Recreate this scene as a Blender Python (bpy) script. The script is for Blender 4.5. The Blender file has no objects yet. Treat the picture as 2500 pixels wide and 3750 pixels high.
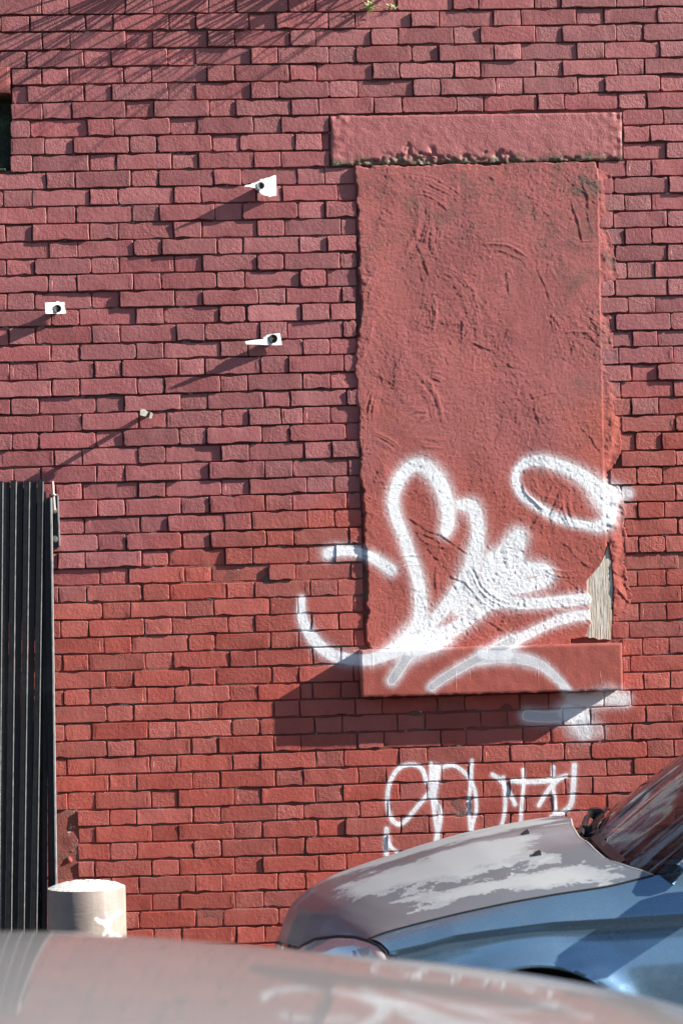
import bpy, math, random
import numpy as np
from mathutils import Vector, Matrix

# ------------------------------------------------------------------ camera
W0, H0 = 2500.0, 3750.0
FPX = 8850.0
CAM = np.array([0.0, -10.5, 1.90])
YAW, PITCH, ROLL = math.radians(3.4), math.radians(2.1), 0.0275
_f = np.array([math.sin(YAW) * math.cos(PITCH), math.cos(YAW) * math.cos(PITCH), math.sin(PITCH)])
_r = np.cross(_f, [0, 0, 1.0]); _r /= np.linalg.norm(_r)
_u = np.cross(_r, _f)
RV = _r * math.cos(ROLL) - _u * math.sin(ROLL)
UV = _u * math.cos(ROLL) + _r * math.sin(ROLL)
SC = bpy.context.scene
C = SC.collection
cd = bpy.data.cameras.new('camera')
cam = bpy.data.objects.new('camera', cd); C.objects.link(cam)
cam.matrix_world = Matrix(((RV[0], UV[0], -_f[0], CAM[0]), (RV[1], UV[1], -_f[1], CAM[1]), (RV[2], UV[2], -_f[2], CAM[2]), (0, 0, 0, 1)))
cd.sensor_fit = 'HORIZONTAL'; cd.sensor_width = 24.0; cd.lens = 24.0 * FPX / W0
cd.clip_start = 0.1; cd.clip_end = 3000
cd.dof.use_dof = True; cd.dof.focus_distance = 10.0; cd.dof.aperture_fstop = 4.2
SC.camera = cam

# ------------------------------------------------------------------ light
SUNDIR = np.array([-0.39, 0.088, -0.221]); SUNDIR /= np.linalg.norm(SUNDIR)   # direction the light travels
EL = math.asin(-SUNDIR[2]); AZ = math.atan2(-SUNDIR[0], -SUNDIR[1])
world = bpy.data.worlds.new('World'); SC.world = world; world.use_nodes = True
wn = world.node_tree
bg = wn.nodes['Background']
sky = wn.nodes.new('ShaderNodeTexSky'); sky.sky_type = 'NISHITA'; sky.sun_disc = False
sky.sun_elevation = EL; sky.sun_rotation = AZ
sky.air_density = 1.0; sky.dust_density = 0.6; sky.ozone_density = 1.2
wn.links.new(sky.outputs[0], bg.inputs[0]); bg.inputs[1].default_value = 0.062
sl = bpy.data.lights.new('sun', 'SUN'); sl.energy = 5.0; sl.angle = math.radians(0.53); sl.color = (1.0, 0.95, 0.87)
so = bpy.data.objects.new('sun', sl); C.objects.link(so)
so.rotation_euler = Vector(SUNDIR).to_track_quat('-Z', 'Y').to_euler()
SC.view_settings.view_transform = 'Standard'; SC.view_settings.look = 'None'
SC.view_settings.gamma = 1; SC.view_settings.use_curve_mapping = False
SC.view_settings.exposure = 1.44
SC.cycles.max_bounces = 6

# ------------------------------------------------------------------ helpers
def ray(px, py):
    d = _f + RV * ((px - W0 / 2) / FPX) - UV * ((py - H0 / 2) / FPX)
    return d
def up(px, py, y=0.0):
    d = ray(px, py); t = (y - CAM[1]) / d[1]
    return CAM + d * t
def upxz(px, py, y=0.0):
    p = up(px, py, y); return p[0], p[2]
Z = 1.20615                       # scale of the measured sheets: 1 photo px = Z units
def uz(X, Y, y=0.0): return up(X / Z, Y / Z, y)

def link(o, parent=None):
    C.objects.link(o)
    if parent is not None: o.parent = parent
    return o
def mesh(name, V, F, mat=None, parent=None, smooth=False, auto=None):
    me = bpy.data.meshes.new(name)
    me.from_pydata([tuple(map(float, v)) for v in V], [], [tuple(f) for f in F]); me.update()
    if mat: me.materials.append(mat)
    if smooth: me.polygons.foreach_set('use_smooth', [True] * len(me.polygons))
    o = bpy.data.objects.new(name, me); link(o, parent)
    if auto is not None and smooth:
        me.set_sharp_from_angle(angle=math.radians(auto))
    return o
def thing(name, label, cat, loc=(0, 0, 0), group=None):
    o = bpy.data.objects.new(name, None); C.objects.link(o); o.location = loc
    o.empty_display_size = .1
    o['label'] = label; o['category'] = cat; o['kind'] = 'thing'
    if group: o['group'] = group
    bpy.context.view_layer.update() if False else None
    return o
def keep(o, parent, loc):        # parent without moving world-space vertices
    o.parent = parent; o.matrix_parent_inverse = Matrix.Translation(-Vector(loc)); return o
def struct(o): o['kind'] = 'structure'; return o

class MB:
    def __init__(s): s.V = []; s.F = []
    def add(s, V, F):
        n = len(s.V); s.V += [tuple(v) for v in V]; s.F += [tuple(i + n for i in f) for f in F]; return s
    def box(s, x0, x1, y0, y1, z0, z1, bev=0.0):
        if bev <= 0:
            V = [(x, y, z) for x in (x0, x1) for y in (y0, y1) for z in (z0, z1)]
            F = [(0, 1, 3, 2), (4, 6, 7, 5), (0, 4, 5, 1), (2, 3, 7, 6), (0, 2, 6, 4), (1, 5, 7, 3)]
            return s.add(V, F)
        b = bev; V = []; 
        for sx, X in ((1, x0), (-1, x1)):
            for sy, Y in ((1, y0), (-1, y1)):
                for sz, Zz in ((1, z0), (-1, z1)):
                    V += [(X, Y + sy * b, Zz + sz * b), (X + sx * b, Y, Zz + sz * b), (X + sx * b, Y + sy * b, Zz)]
        i = lambda a, c, d, k: ((a * 2 + c) * 2 + d) * 3 + k
        F = []
        F.append((i(0,0,0,0), i(0,0,1,0), i(0,1,1,0), i(0,1,0,0))); F.append((i(1,0,0,0), i(1,1,0,0), i(1,1,1,0), i(1,0,1,0)))
        F.append((i(0,0,0,1), i(1,0,0,1), i(1,0,1,1), i(0,0,1,1))); F.append((i(0,1,0,1), i(0,1,1,1), i(1,1,1,1), i(1,1,0,1)))
        F.append((i(0,0,0,2), i(0,1,0,2), i(1,1,0,2), i(1,0,0,2))); F.append((i(0,0,1,2), i(1,0,1,2), i(1,1,1,2), i(0,1,1,2)))
        for a in (0, 1):
            for c in (0, 1): F.append((i(a,c,0,0), i(a,c,1,0), i(a,c,1,1), i(a,c,0,1)))
            for d in (0, 1): F.append((i(a,0,d,0), i(a,1,d,0), i(a,1,d,2), i(a,0,d,2)))
        for c in (0, 1):
            for d in (0, 1): F.append((i(0,c,d,1), i(1,c,d,1), i(1,c,d,2), i(0,c,d,2)))
        for a in (0, 1):
            for c in (0, 1):
                for d in (0, 1): F.append((i(a,c,d,0), i(a,c,d,1), i(a,c,d,2)))
        return s.add(V, F)
    def tube(s, pts, rad, n=8, cap=True):
        pts = [np.array(p, float) for p in pts]
        if not hasattr(rad, '__len__'): rad = [rad] * len(pts)
        V = []; F = []
        ref = np.array([0.13, 0.31, 0.94])
        for k, p in enumerate(pts):
            t = pts[min(k + 1, len(pts) - 1)] - pts[max(k - 1, 0)]; t /= np.linalg.norm(t) + 1e-12
            a = np.cross(t, ref); a /= np.linalg.norm(a); b = np.cross(t, a)
            for j in range(n):
                q = 2 * math.pi * j / n; V.append(p + rad[k] * (a * math.cos(q) + b * math.sin(q)))
        for k in range(len(pts) - 1):
            for j in range(n):
                F.append((k * n + j, k * n + (j + 1) % n, (k + 1) * n + (j + 1) % n, (k + 1) * n + j))
        if cap: F.append(tuple(range(n - 1, -1, -1))); F.append(tuple((len(pts) - 1) * n + j for j in range(n)))
        return s.add(V, F)
    def prism(s, poly, y0, y1):          # poly: list of (x, z); y0, y1 may be numbers or functions of x
        f0 = y0 if callable(y0) else (lambda x: y0); f1 = y1 if callable(y1) else (lambda x: y1)
        n = len(poly)
        V = [(x, f0(x), z) for x, z in poly] + [(x, f1(x), z) for x, z in poly]
        F = [tuple(range(n)), tuple(range(2 * n - 1, n - 1, -1))]
        F += [(i, i + n, (i + 1) % n + n, (i + 1) % n) for i in range(n)]
        return s.add(V, F)
    def build(s, name, mat, parent=None, smooth=False, auto=35):
        o = mesh(name, s.V, s.F, mat, parent, smooth, auto)
        import bmesh
        bm = bmesh.new(); bm.from_mesh(o.data); bmesh.ops.recalc_face_normals(bm, faces=bm.faces); bm.to_mesh(o.data); bm.free()
        return o

def vnoise(nx, ny, cx, cy, rng):
    cx = max(2, int(cx)); cy = max(2, int(cy))
    g = rng.standard_normal((cy + 2, cx + 2))
    xs = np.linspace(0, cx, nx); ys = np.linspace(0, cy, ny)
    xi = np.minimum(xs.astype(int), cx - 1 + 1); yi = np.minimum(ys.astype(int), cy)
    fx = xs - xi; fy = ys - yi; fx = fx * fx * (3 - 2 * fx); fy = fy * fy * (3 - 2 * fy)
    a = g[np.ix_(yi, xi)]; b = g[np.ix_(yi, xi + 1)]; c = g[np.ix_(yi + 1, xi)]; d = g[np.ix_(yi + 1, xi + 1)]
    fx = fx[None, :]; fy = fy[:, None]
    return (a * (1 - fx) + b * fx) * (1 - fy) + (c * (1 - fx) + d * fx) * fy
def sstep(a, b, x):
    t = np.clip((x - a) / (b - a), 0, 1); return t * t * (3 - 2 * t)

# ------------------------------------------------------------------ materials
class NT:
    def __init__(s, name):
        s.m = bpy.data.materials.new(name); s.m.use_nodes = True; s.t = s.m.node_tree
        s.b = s.t.nodes['Principled BSDF']; s.out = s.t.nodes['Material Output']
    def n(s, typ, **kw):
        nd = s.t.nodes.new('ShaderNode' + typ)
        for k, v in kw.items(): setattr(nd, k, v)
        return nd
    def L(s, a, b): s.t.links.new(a, b)
    def val(s, sock, v):
        if hasattr(v, 'is_output') or isinstance(v, bpy.types.NodeSocket): s.L(v, sock)
        else: sock.default_value = v
    def math(s, op, a, b=0.0, c=None, clamp=False):
        nd = s.n('Math', operation=op, use_clamp=clamp); s.val(nd.inputs[0], a); s.val(nd.inputs[1], b)
        if c is not None: s.val(nd.inputs[2], c)
        return nd.outputs[0]
    def pos(s): 
        if not hasattr(s, '_p'): s._p = s.n('NewGeometry').outputs['Position']
        return s._p
    def mapv(s, vec, scale=(1, 1, 1), rot=(0, 0, 0), loc=(0, 0, 0)):
        nd = s.n('Mapping'); s.L(vec, nd.inputs[0]); nd.inputs[3].default_value = scale; nd.inputs[2].default_value = rot; nd.inputs[1].default_value = loc
        return nd.outputs[0]
    def noise(s, vec, scale, detail=4, rough=.55, dist=0.0):
        nd = s.n('TexNoise'); s.L(vec, nd.inputs['Vector']); nd.inputs['Scale'].default_value = scale
        nd.inputs['Detail'].default_value = detail; nd.inputs['Roughness'].default_value = rough; nd.inputs['Distortion'].default_value = dist
        return nd.outputs[0]
    def ramp(s, fac, stops):
        nd = s.n('ValToRGB'); s.L(fac, nd.inputs[0]); e = nd.color_ramp.elements
        while len(e) > 1: e.remove(e[0])
        e[0].position = stops[0][0]; e[0].color = col(stops[0][1])
        for p, c in stops[1:]:
            q = e.new(p); q.color = col(c)
        return nd.outputs[0]
    def mr(s, v, a, b, c=0.0, d=1.0):
        nd = s.n('MapRange'); s.L(v, nd.inputs[0])
        for i, q in enumerate((a, b, c, d)): nd.inputs[i + 1].default_value = q
        return nd.outputs[0]
    def mix(s, fac, a, b, mode='MIX'):
        nd = s.n('Mix', data_type='RGBA', blend_type=mode); s.val(nd.inputs[0], fac)
        for sock, v in ((nd.inputs[6], a), (nd.inputs[7], b)):
            if isinstance(v, bpy.types.NodeSocket): s.L(v, sock)
            else: sock.default_value = col(v)
        return nd.outputs[2]
    def bump(s, h, dist, strength=1.0, nrm=None):
        nd = s.n('Bump'); s.L(h, nd.inputs['Height']); nd.inputs['Distance'].default_value = dist; nd.inputs['Strength'].default_value = strength
        if nrm is not None: s.L(nrm, nd.inputs['Normal'])
        return nd.outputs[0]
    def sep(s, v):
        nd = s.n('SeparateXYZ'); s.L(v, nd.inputs[0]); return nd.outputs
    def set(s, **kw):
        for k, v in kw.items():
            k = {'color': 'Base Color', 'rough': 'Roughness', 'metal': 'Metallic', 'spec': 'Specular IOR Level', 'coat': 'Coat Weight', 'coatr': 'Coat Roughness', 'nrm': 'Normal', 'trans': 'Transmission Weight', 'alpha': 'Alpha'}[k]
            sock = s.b.inputs[k]
            if isinstance(v, bpy.types.NodeSocket): s.L(v, sock)
            elif k == 'Base Color': sock.default_value = col(v)
            else: sock.default_value = v
        return s
def col(c):
    return tuple(c) + (1.0,) if len(c) == 3 else tuple(c)
def simple(name, c, rough=.6, metal=0, nsc=None, amt=.25, bump=0.0, bsc=200, **kw):
    t = NT(name)
    if nsc:
        f = t.noise(t.pos(), nsc, 5)
        cc = t.mix(t.mr(f, .3, .7), tuple(x * (1 - amt) for x in c), tuple(min(1, x * (1 + amt)) for x in c)); t.set(color=cc)
    else: t.set(color=c)
    if bump: t.set(nrm=t.bump(t.noise(t.pos(), bsc, 4), bump))
    t.set(rough=rough, metal=metal, **kw); return t.m

# ---- sprayed strokes, rasterised into a mask that follows the wall plane
def raster(strokes, x0, z0, w, h, res, seed=1):
    nx, nz = int(w / res), int(h / res)
    A = np.zeros((nz, nx)); G = np.zeros((nz, nx))
    xs = x0 + (np.arange(nx) + .5) * res; zs = z0 + (np.arange(nz) + .5) * res
    for pts, rad, core, halo, grey in strokes:
        P = np.array(pts)
        if not hasattr(rad, '__len__'): rad = [rad] * len(P)
        rad = np.interp(np.linspace(0, 1, len(P)), np.linspace(0, 1, len(rad)), rad)
        # smooth polyline (Catmull-Rom)
        Q = []; R = []
        for i in range(len(P) - 1):
            p0, p1, p2, p3 = P[max(i - 1, 0)], P[i], P[i + 1], P[min(i + 2, len(P) - 1)]
            for t in np.linspace(0, 1, 6, endpoint=False):
                Q.append(.5 * ((2 * p1) + (-p0 + p2) * t + (2 * p0 - 5 * p1 + 4 * p2 - p3) * t * t + (-p0 + 3 * p1 - 3 * p2 + p3) * t ** 3)); R.append(rad[i] * (1 - t) + rad[i + 1] * t)
        Q.append(P[-1]); R.append(rad[-1]); Q = np.array(Q); R = np.array(R)
        D = np.full((nz, nx), 9.0)
        for i in range(len(Q) - 1):
            a, b = Q[i], Q[i + 1]; r = max(R[i], R[i + 1]) * 4
            i0, i1 = np.searchsorted(xs, [min(a[0], b[0]) - r, max(a[0], b[0]) + r]); j0, j1 = np.searchsorted(zs, [min(a[1], b[1]) - r, max(a[1], b[1]) + r])
            if i1 <= i0 or j1 <= j0: continue
            X = xs[i0:i1][None, :]; Y = zs[j0:j1][:, None]
            ab = b - a; L2 = ab @ ab + 1e-12
            t = np.clip(((X - a[0]) * ab[0] + (Y - a[1]) * ab[1]) / L2, 0, 1)
            d = np.hypot(X - a[0] - t * ab[0], Y - a[1] - t * ab[1]) / (R[i] * (1 - t) + R[i + 1] * t)
            D[j0:j1, i0:i1] = np.minimum(D[j0:j1, i0:i1], d)
        core_m = core * (1 - sstep(.62, 1.15, D))
        halo_m = halo * np.exp(-np.clip(D - .6, 0, 9) ** 2 / .62)
        m = np.maximum(core_m, halo_m)
        A = 1 - (1 - A) * (1 - m)
        if grey: G = np.maximum(G, grey * (1 - sstep(.55, .8, D)))
        else: G = G * (1 - .9 * core_m)
    return A, G
def to_image(name, A, G, noncolor=True):
    h, w = A.shape
    im = bpy.data.images.new(name, w, h, float_buffer=False, alpha=False)
    im.colorspace_settings.name = 'Non-Color'
    px = np.ones((h, w, 4), np.float32); px[..., 0] = A; px[..., 1] = G; px[..., 2] = 0
    im.pixels.foreach_set(px.ravel()); im.update(); im.pack()
    return im

def P3(l, y=0.0, sc=1568 / 1300, ox=1050, oy=1600): return [upxz(ox + a / sc, oy + b / sc, y) for a, b in l]
def P6(l): return P3(l, 0, 1568 / 950, 1300, 2750)
K = 1.0 / 843
k3 = K / 1.206; k6 = K / 1.65
S = []
def st(l, r, core=1.0, halo=.5, grey=0, y=0.0): S.append((P3(l, y), [q * k3 for q in (r if hasattr(r, '__len__') else [r])] * (1 if hasattr(r, '__len__') and len(r) > 1 else 2), core, halo, grey))
st([(700,418),(712,360),(700,270),(662,185),(600,128),(540,138),(497,190),(470,270),(480,350),(512,430),(545,530),(575,620),(590,720),(588,800),(568,870),(530,925)], [30,36,38,40,36,32,30,30,30,30,30,32,36,46,50], 1, .55)
st([(560,880),(500,928),(430,962),(340,985),(245,978),(170,945),(108,880),(75,820),(64,760),(66,715)], [46,40,32,30,30,32,30,27,22,18], .95, .35)
st([(765,300),(815,310),(838,370),(842,440),(830,520),(810,590),(770,660),(710,740),(650,810),(590,880)], [26,38,34,34,44,46,38,34,30,36], 1, .5)
st([(590,880),(545,945),(515,1000),(485,1045),(462,1078)], [40,32,26,26,24], .95, .5, .85, -.088)
st([(1015,450),(975,490),(930,560),(890,640),(820,700),(760,760)], [40,40,46,50,44,36], 1, .5)
st([(1020,440),(1005,520),(1010,600),(950,640),(900,600),(905,540)], [38,44,48,55,50,40], 1, .45)
st([(960,620),(1050,590),(1130,590),(1145,625),(1080,655),(1000,665),(920,670)], [44,40,36,36,34,38,44], 1, .5)
st([(540,920),(640,885),(740,850),(830,780),(910,730),(1040,738),(1180,730),(1325,715)], [50,44,36,36,38,30,30,30], 1, .45)
st([(530,930),(580,935),(640,920),(700,890)], 34, 1, .4)
st([(1345,785),(1235,800),(1135,838),(1040,885),(950,925)], [26,28,24,26,30], 1, .45)
st([(1000,905),(920,945),(850,978),(770,1020),(695,1065),(640,1105)], [28,26,24,24,22,22], .95, .5, .85, -.088)
st([(860,985),(950,975),(1050,985),(1130,1015),(1195,1070),(1240,1125)], [26,28,28,24,20,18], .95, .5, .45, -.088)
st([(860,960),(920,965),(980,965)], 24, 1, .4, 0, -.088)
st([(1255,1155),(1330,1165),(1400,1150),(1490,1160)], [26,34,40,30], .8, .55)
st([(1062,1232),(1130,1238),(1205,1236)], 30, .95, .45, .7)
st([(1240,1215),(1300,1240)], 46, .95, .5)
st([(1290,1265),(1315,1308)], 26, .9, .6, .8)
st([(1270,1300),(1370,1300)], 34, .4, .3)
st([(1055,112),(1120,105),(1210,130),(1300,175),(1370,235),(1420,310),(1412,370),(1380,395),(1310,390),(1210,365),(1110,310),(1042,260),(1010,200),(1020,145),(1060,112)], [24,30,32,38,44,44,38,30,22,22,22,22,20,20,24], 1, .5)
st([(1400,260),(1440,250),(1510,250)], [50,40,20], .75, .6)
st([(185,515),(230,503),(300,506),(360,525),(415,555),(458,588)], [30,28,24,26,28,30], 1, .5)
def s6(l, r, core=1.0, halo=.32): S.append((P6(l), r * k6, core * .93, halo, 0))
s6([(430,190),(410,120),(370,90),(320,85),(260,110),(215,180),(195,260),(200,350),(225,420),(265,445),(310,420),(350,370),(400,310),(440,265)], 15)
s6([(460,80),(460,200),(470,300),(482,400),(500,530)], 14)
s6([(500,110),(485,200),(475,280),(500,330),(515,380),(510,450),(488,540)], 15); s6([(492,110),(465,275)], 27)
s6([(530,100),(590,90),(640,115),(685,160),(715,220),(730,290),(730,370),(712,430),(700,490)], 13)
s6([(705,60),(700,180),(688,300),(690,400),(700,490)], 13)
s6([(830,145),(880,180),(930,250),(965,325)], 15); s6([(895,160),(905,260),(905,350),(893,420),(880,460)], 13)
s6([(1015,115),(1018,200),(1005,330),(1000,440)], 12)
s6([(950,185),(1050,190),(1150,185),(1210,175),(1275,150)], 15); s6([(1240,165),(1180,220),(1110,330)], 15)
s6([(1200,100),(1195,200),(1205,290),(1210,350),(1205,400)], 13)
s6([(1325,90),(1320,180),(1315,260),(1300,330),(1250,375),(1190,400)], 18)
s6([(190,475),(186,560),(190,625)], 17); s6([(200,530),(215,580),(255,612)], 12)
gx0, gz1 = upxz(1030, 1560); gx1, gz0 = upxz(2420, 3180)
A_, G_ = raster(S, gx0, gz0, gx1 - gx0, gz1 - gz0, 0.0017)
IMG = to_image('spray_mask', A_, G_)

def paint_layers(t, thick=1.0):
    """old red masonry paint: dusty pink coat high up, redder newer coat low down, then the white spray"""
    p = t.pos(); x, y, z = t.sep(p)
    big = t.noise(p, 1.3, 3); mid = t.noise(p, 9, 5, .6); fine = t.noise(p, 60, 5, .65)
    # boundary of the newer coat runs down to the left
    lim = t.math('MULTIPLY_ADD', x, .27, 2.22)
    f = t.math('ADD', t.math('SUBTRACT', lim, z), t.mr(big, .3, .7, -.22, .22))
    f = t.mr(f, -.10, .13)
    up_ = t.mix(t.mr(mid, .3, .7), (.288, .082, .084), (.350, .110, .111))
    lo_ = t.mix(t.mr(mid, .3, .7), (.325, .066, .050), (.385, .090, .068))
    c = t.mix(f, up_, lo_)
    c = t.mix(t.mr(t.noise(p, 2.1, 4, .6), .50, .72, 0, .30), c, (.20, .050, .050))
    return c, big, mid, fine, (x, y, z)
def spray(t, c, lump):
    x, y, z = t.sep(t.pos())
    cb = t.n('CombineXYZ')
    t.L(t.math('DIVIDE', t.math('SUBTRACT', x, gx0), gx1 - gx0), cb.inputs[0]); t.L(t.math('DIVIDE', t.math('SUBTRACT', z, gz0), gz1 - gz0), cb.inputs[1])
    im = t.n('TexImage', image=IMG, extension='CLIP'); t.L(cb.outputs[0], im.inputs[0])
    r = t.sep(im.outputs[0])
    m = t.math('ADD', r[0], t.math('MULTIPLY', t.math('SUBTRACT', lump, .5), t.math('MULTIPLY', t.math('SUBTRACT', 1.0, r[0]), t.math('MULTIPLY', r[0], 3.6))), clamp=True)
    # only where the surface looks outwards
    wc = t.mix(r[1], (.80, .81, .84), (.42, .42, .44))
    return t.mix(m, c, wc)

def mat_brick(rough_k=1.0, name='painted_brick'):
    t = NT(name)
    c, big, mid, fine, (x, y, z) = paint_layers(t)
    oi = t.n('ObjectInfo').outputs['Random']; at = t.n('Attribute', attribute_name='tint').outputs['Fac']
    rnd = t.math('FRACT', t.math('ADD', oi, at))
    hue = t.n('HueSaturation'); t.L(c, hue.inputs['Color']); t.L(t.mr(rnd, 0, 1, .80, 1.12), hue.inputs['Value'])
    rnd2 = t.math('FRACT', t.math('MULTIPLY', rnd, 7.31)); t.L(t.mr(rnd2, 0, 1, .95, 1.04), hue.inputs['Saturation'])
    c = hue.outputs[0]
    # grime and pinholes
    g = t.math('MULTIPLY', t.mr(t.noise(t.pos(), 14, 6, .7), .56, .74), t.mr(big, .4, .62), clamp=True)
    c = t.mix(t.math('MULTIPLY', g, .5), c, (.07, .045, .04))
    ch = t.mr(t.noise(t.pos(), 38, 4, .65), .725, .76); c = t.mix(ch, c, (.50, .38, .33))
    c = spray(t, c, t.noise(t.pos(), 140, 4, .75))
    t.set(color=c, rough=t.mr(mid, .3, .7, .42, .66), spec=.4)
    rg = t.math('FRACT', t.math('MULTIPLY', rnd, 3.7))
    streak = t.noise(t.mapv(t.pos(), (90, 90, 18), (0, .5, 0)), 1.0, 3, .6)
    rgm = t.math('GREATER_THAN', rg, .78)
    pit = t.mr(t.n('TexVoronoi').outputs[0], 0, 1)
    vo = t.n('TexVoronoi'); t.L(t.pos(), vo.inputs[0]); vo.inputs['Scale'].default_value = 42
    pits = t.mr(vo.outputs[0], .0, .14, -1.0, 0.0)
    h = t.math('ADD', t.math('MULTIPLY', fine, 1.0), t.math('MULTIPLY', t.noise(t.pos(), 260, 3), .18))
    h = t.math('ADD', h, t.math('MULTIPLY', rgm, t.math('MULTIPLY', streak, .35)))
    h = t.math('ADD', h, t.math('MULTIPLY', mid, t.mr(rg, 0, 1, .1, .9)))
    h = t.math('ADD', h, t.math('MULTIPLY', pits, .35))
    h = t.math('ADD', h, t.math('MULTIPLY', t.noise(t.pos(), 110, 5, .75), .55 * rough_k))
    t.set(nrm=t.bump(h, .0026 * rough_k)); return t.m
def mat_mortar():
    t = NT('painted_mortar'); c, big, mid, fine, _ = paint_layers(t)
    c = t.mix(.45, c, (.05, .035, .03))
    c = t.mix(t.math('MULTIPLY', t.mr(mid, .5, .62), .8), c, (.10, .10, .085))
    c = t.mix(t.mr(t.noise(t.pos(), 13, 5, .7), .61, .67), c, (.55, .54, .52))
    t.set(color=spray(t, c, fine), rough=.9, nrm=t.bump(t.noise(t.pos(), 130, 5, .7), .006)); return t.m
def mat_render():
    t = NT('rough_render'); c, big, mid, fine, (x, y, z) = paint_layers(t)
    c = t.mix(.35, c, (.41, .115, .098))
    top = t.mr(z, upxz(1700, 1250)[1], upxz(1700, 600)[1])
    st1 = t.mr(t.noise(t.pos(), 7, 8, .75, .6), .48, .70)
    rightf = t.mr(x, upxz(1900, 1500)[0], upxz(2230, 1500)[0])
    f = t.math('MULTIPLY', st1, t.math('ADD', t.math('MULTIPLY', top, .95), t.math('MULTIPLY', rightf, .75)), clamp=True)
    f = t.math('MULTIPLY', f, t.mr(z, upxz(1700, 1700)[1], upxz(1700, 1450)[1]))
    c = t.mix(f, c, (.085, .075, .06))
    c = t.mix(t.math('MULTIPLY', t.mr(t.noise(t.pos(), 3.2, 3), .55, .75), .35), c, (.42, .10, .06))
    c = spray(t, c, t.noise(t.pos(), 150, 4, .7))
    h = t.math('ADD', t.noise(t.pos(), 300, 4, .8), t.math('MULTIPLY', t.noise(t.pos(), 130, 3, .6), .25))
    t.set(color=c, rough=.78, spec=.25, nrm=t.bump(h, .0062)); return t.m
def mat_stone(moss):
    t = NT('painted_lintel' if moss else 'painted_sill'); c, big, mid, fine, (x, y, z) = paint_layers(t)
    if not moss: c = t.mix(.5, c, (.33, .085, .062))
    if moss:
        c = t.mix(.3, c, (.42, .13, .12))
        zb = upxz(1800, 595)[1]
        band = t.mr(z, zb, zb + .085, 1, 0)
        n1 = t.noise(t.pos(), 16, 7, .75)
        c = t.mix(t.mr(t.math('ADD', t.math('MULTIPLY', band, .42), t.math('MULTIPLY', n1, .8)), .62, .80), c, (.115, .085, .055))
        c = t.mix(t.mr(t.math('ADD', t.math('MULTIPLY', band, .24), t.noise(t.pos(), 22, 5, .7)), .80, .83), c, (.20, .29, .16))
    if not moss:
        dr = t.noise(t.mapv(t.pos(), (70, 1, 5)), 1.0, 3, .5); drm = t.mr(dr, .66, .72)
        c = t.mix(t.mr(t.noise(t.pos(), 48, 3, .6), .70, .74), c, (.10, .05, .045)); c = t.mix(t.mr(t.noise(t.pos(), 90, 2), .76, .79), c, (.55, .50, .48))
    c = spray(t, c, fine)
    h = t.math('ADD', t.noise(t.pos(), 120, 5, .7), t.math('MULTIPLY', t.noise(t.pos(), 26, 4, .6), 1.4 if moss else .5))
    if not moss: h = t.math('ADD', h, t.math('MULTIPLY', drm, 1.6))
    t.set(color=c, rough=.5, spec=.4, nrm=t.bump(h, .0024 if moss else .0014)); return t.m
M_BRICK_ROUGH = mat_brick(1.4, 'rough_painted_brick')
M_BRICK, M_MORTAR, M_RENDER, M_LINTEL, M_SILL = mat_brick(), mat_mortar(), mat_render(), mat_stone(True), mat_stone(False)

# ------------------------------------------------------------------ measured brickwork
# course bottoms, at X = 200, 650, 1400, 2847
YB = [(62,57,50,27),(137,131,125,99),(218,208,200,177),(298,286,278,252),(372,361,353,326),(450,440,430,402),(525,516,505,476),(605,593,582,548),(680,672,660,625),(757,746,735,700),
(833,822,811,776),(909,900,884,851),(986,976,961,927),(1064,1053,1037,1002),(1139,1127,1112,1076),(1212,1202,1187,1151),(1289,1279,1264,1226),(1366,1354,1336,1304),(1439,1429,1414,1379),(1520,1509,1492,1457),
(1595,1584,1565,1528),(1675,1662,1642,1605),(1752,1740,1717,1680),(1829,1815,1792,1754),(1907,1892,1869,1832),(1984,1969,1947,1907),(2059,2047,2024,1987),(2135,2124,2104,2060),(2212,2197,2175,2139),(2290,2275,2250,2215),
(2362,2351,2331,2289),(2439,2428,2406,2364),(2515,2501,2486,2441),(2589,2576,2559,2514),(2665,2654,2633,2588),(2740,2729,2708,2661),(2820,2806,2783,2741),(2892,2883,2858,2816),(2969,2956,2936,2893),(3046,3033,3013,2967),
(3121,3108,3087,3045),(3198,3185,3163,3116),(3276,3263,3240,3192),(3353,3338,3315,3268),(3428,3415,3392,3346),(3503,3492,3468,3422),(3581,3570,3545,3499),(3654,3643,3617,3572),(3731,3718,3695,3650),(3806,3796,3772,3727),
(3882,3870,3849,3804),(3959,3948,3926,3880),(4036,4024,4003,3957)]
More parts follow.
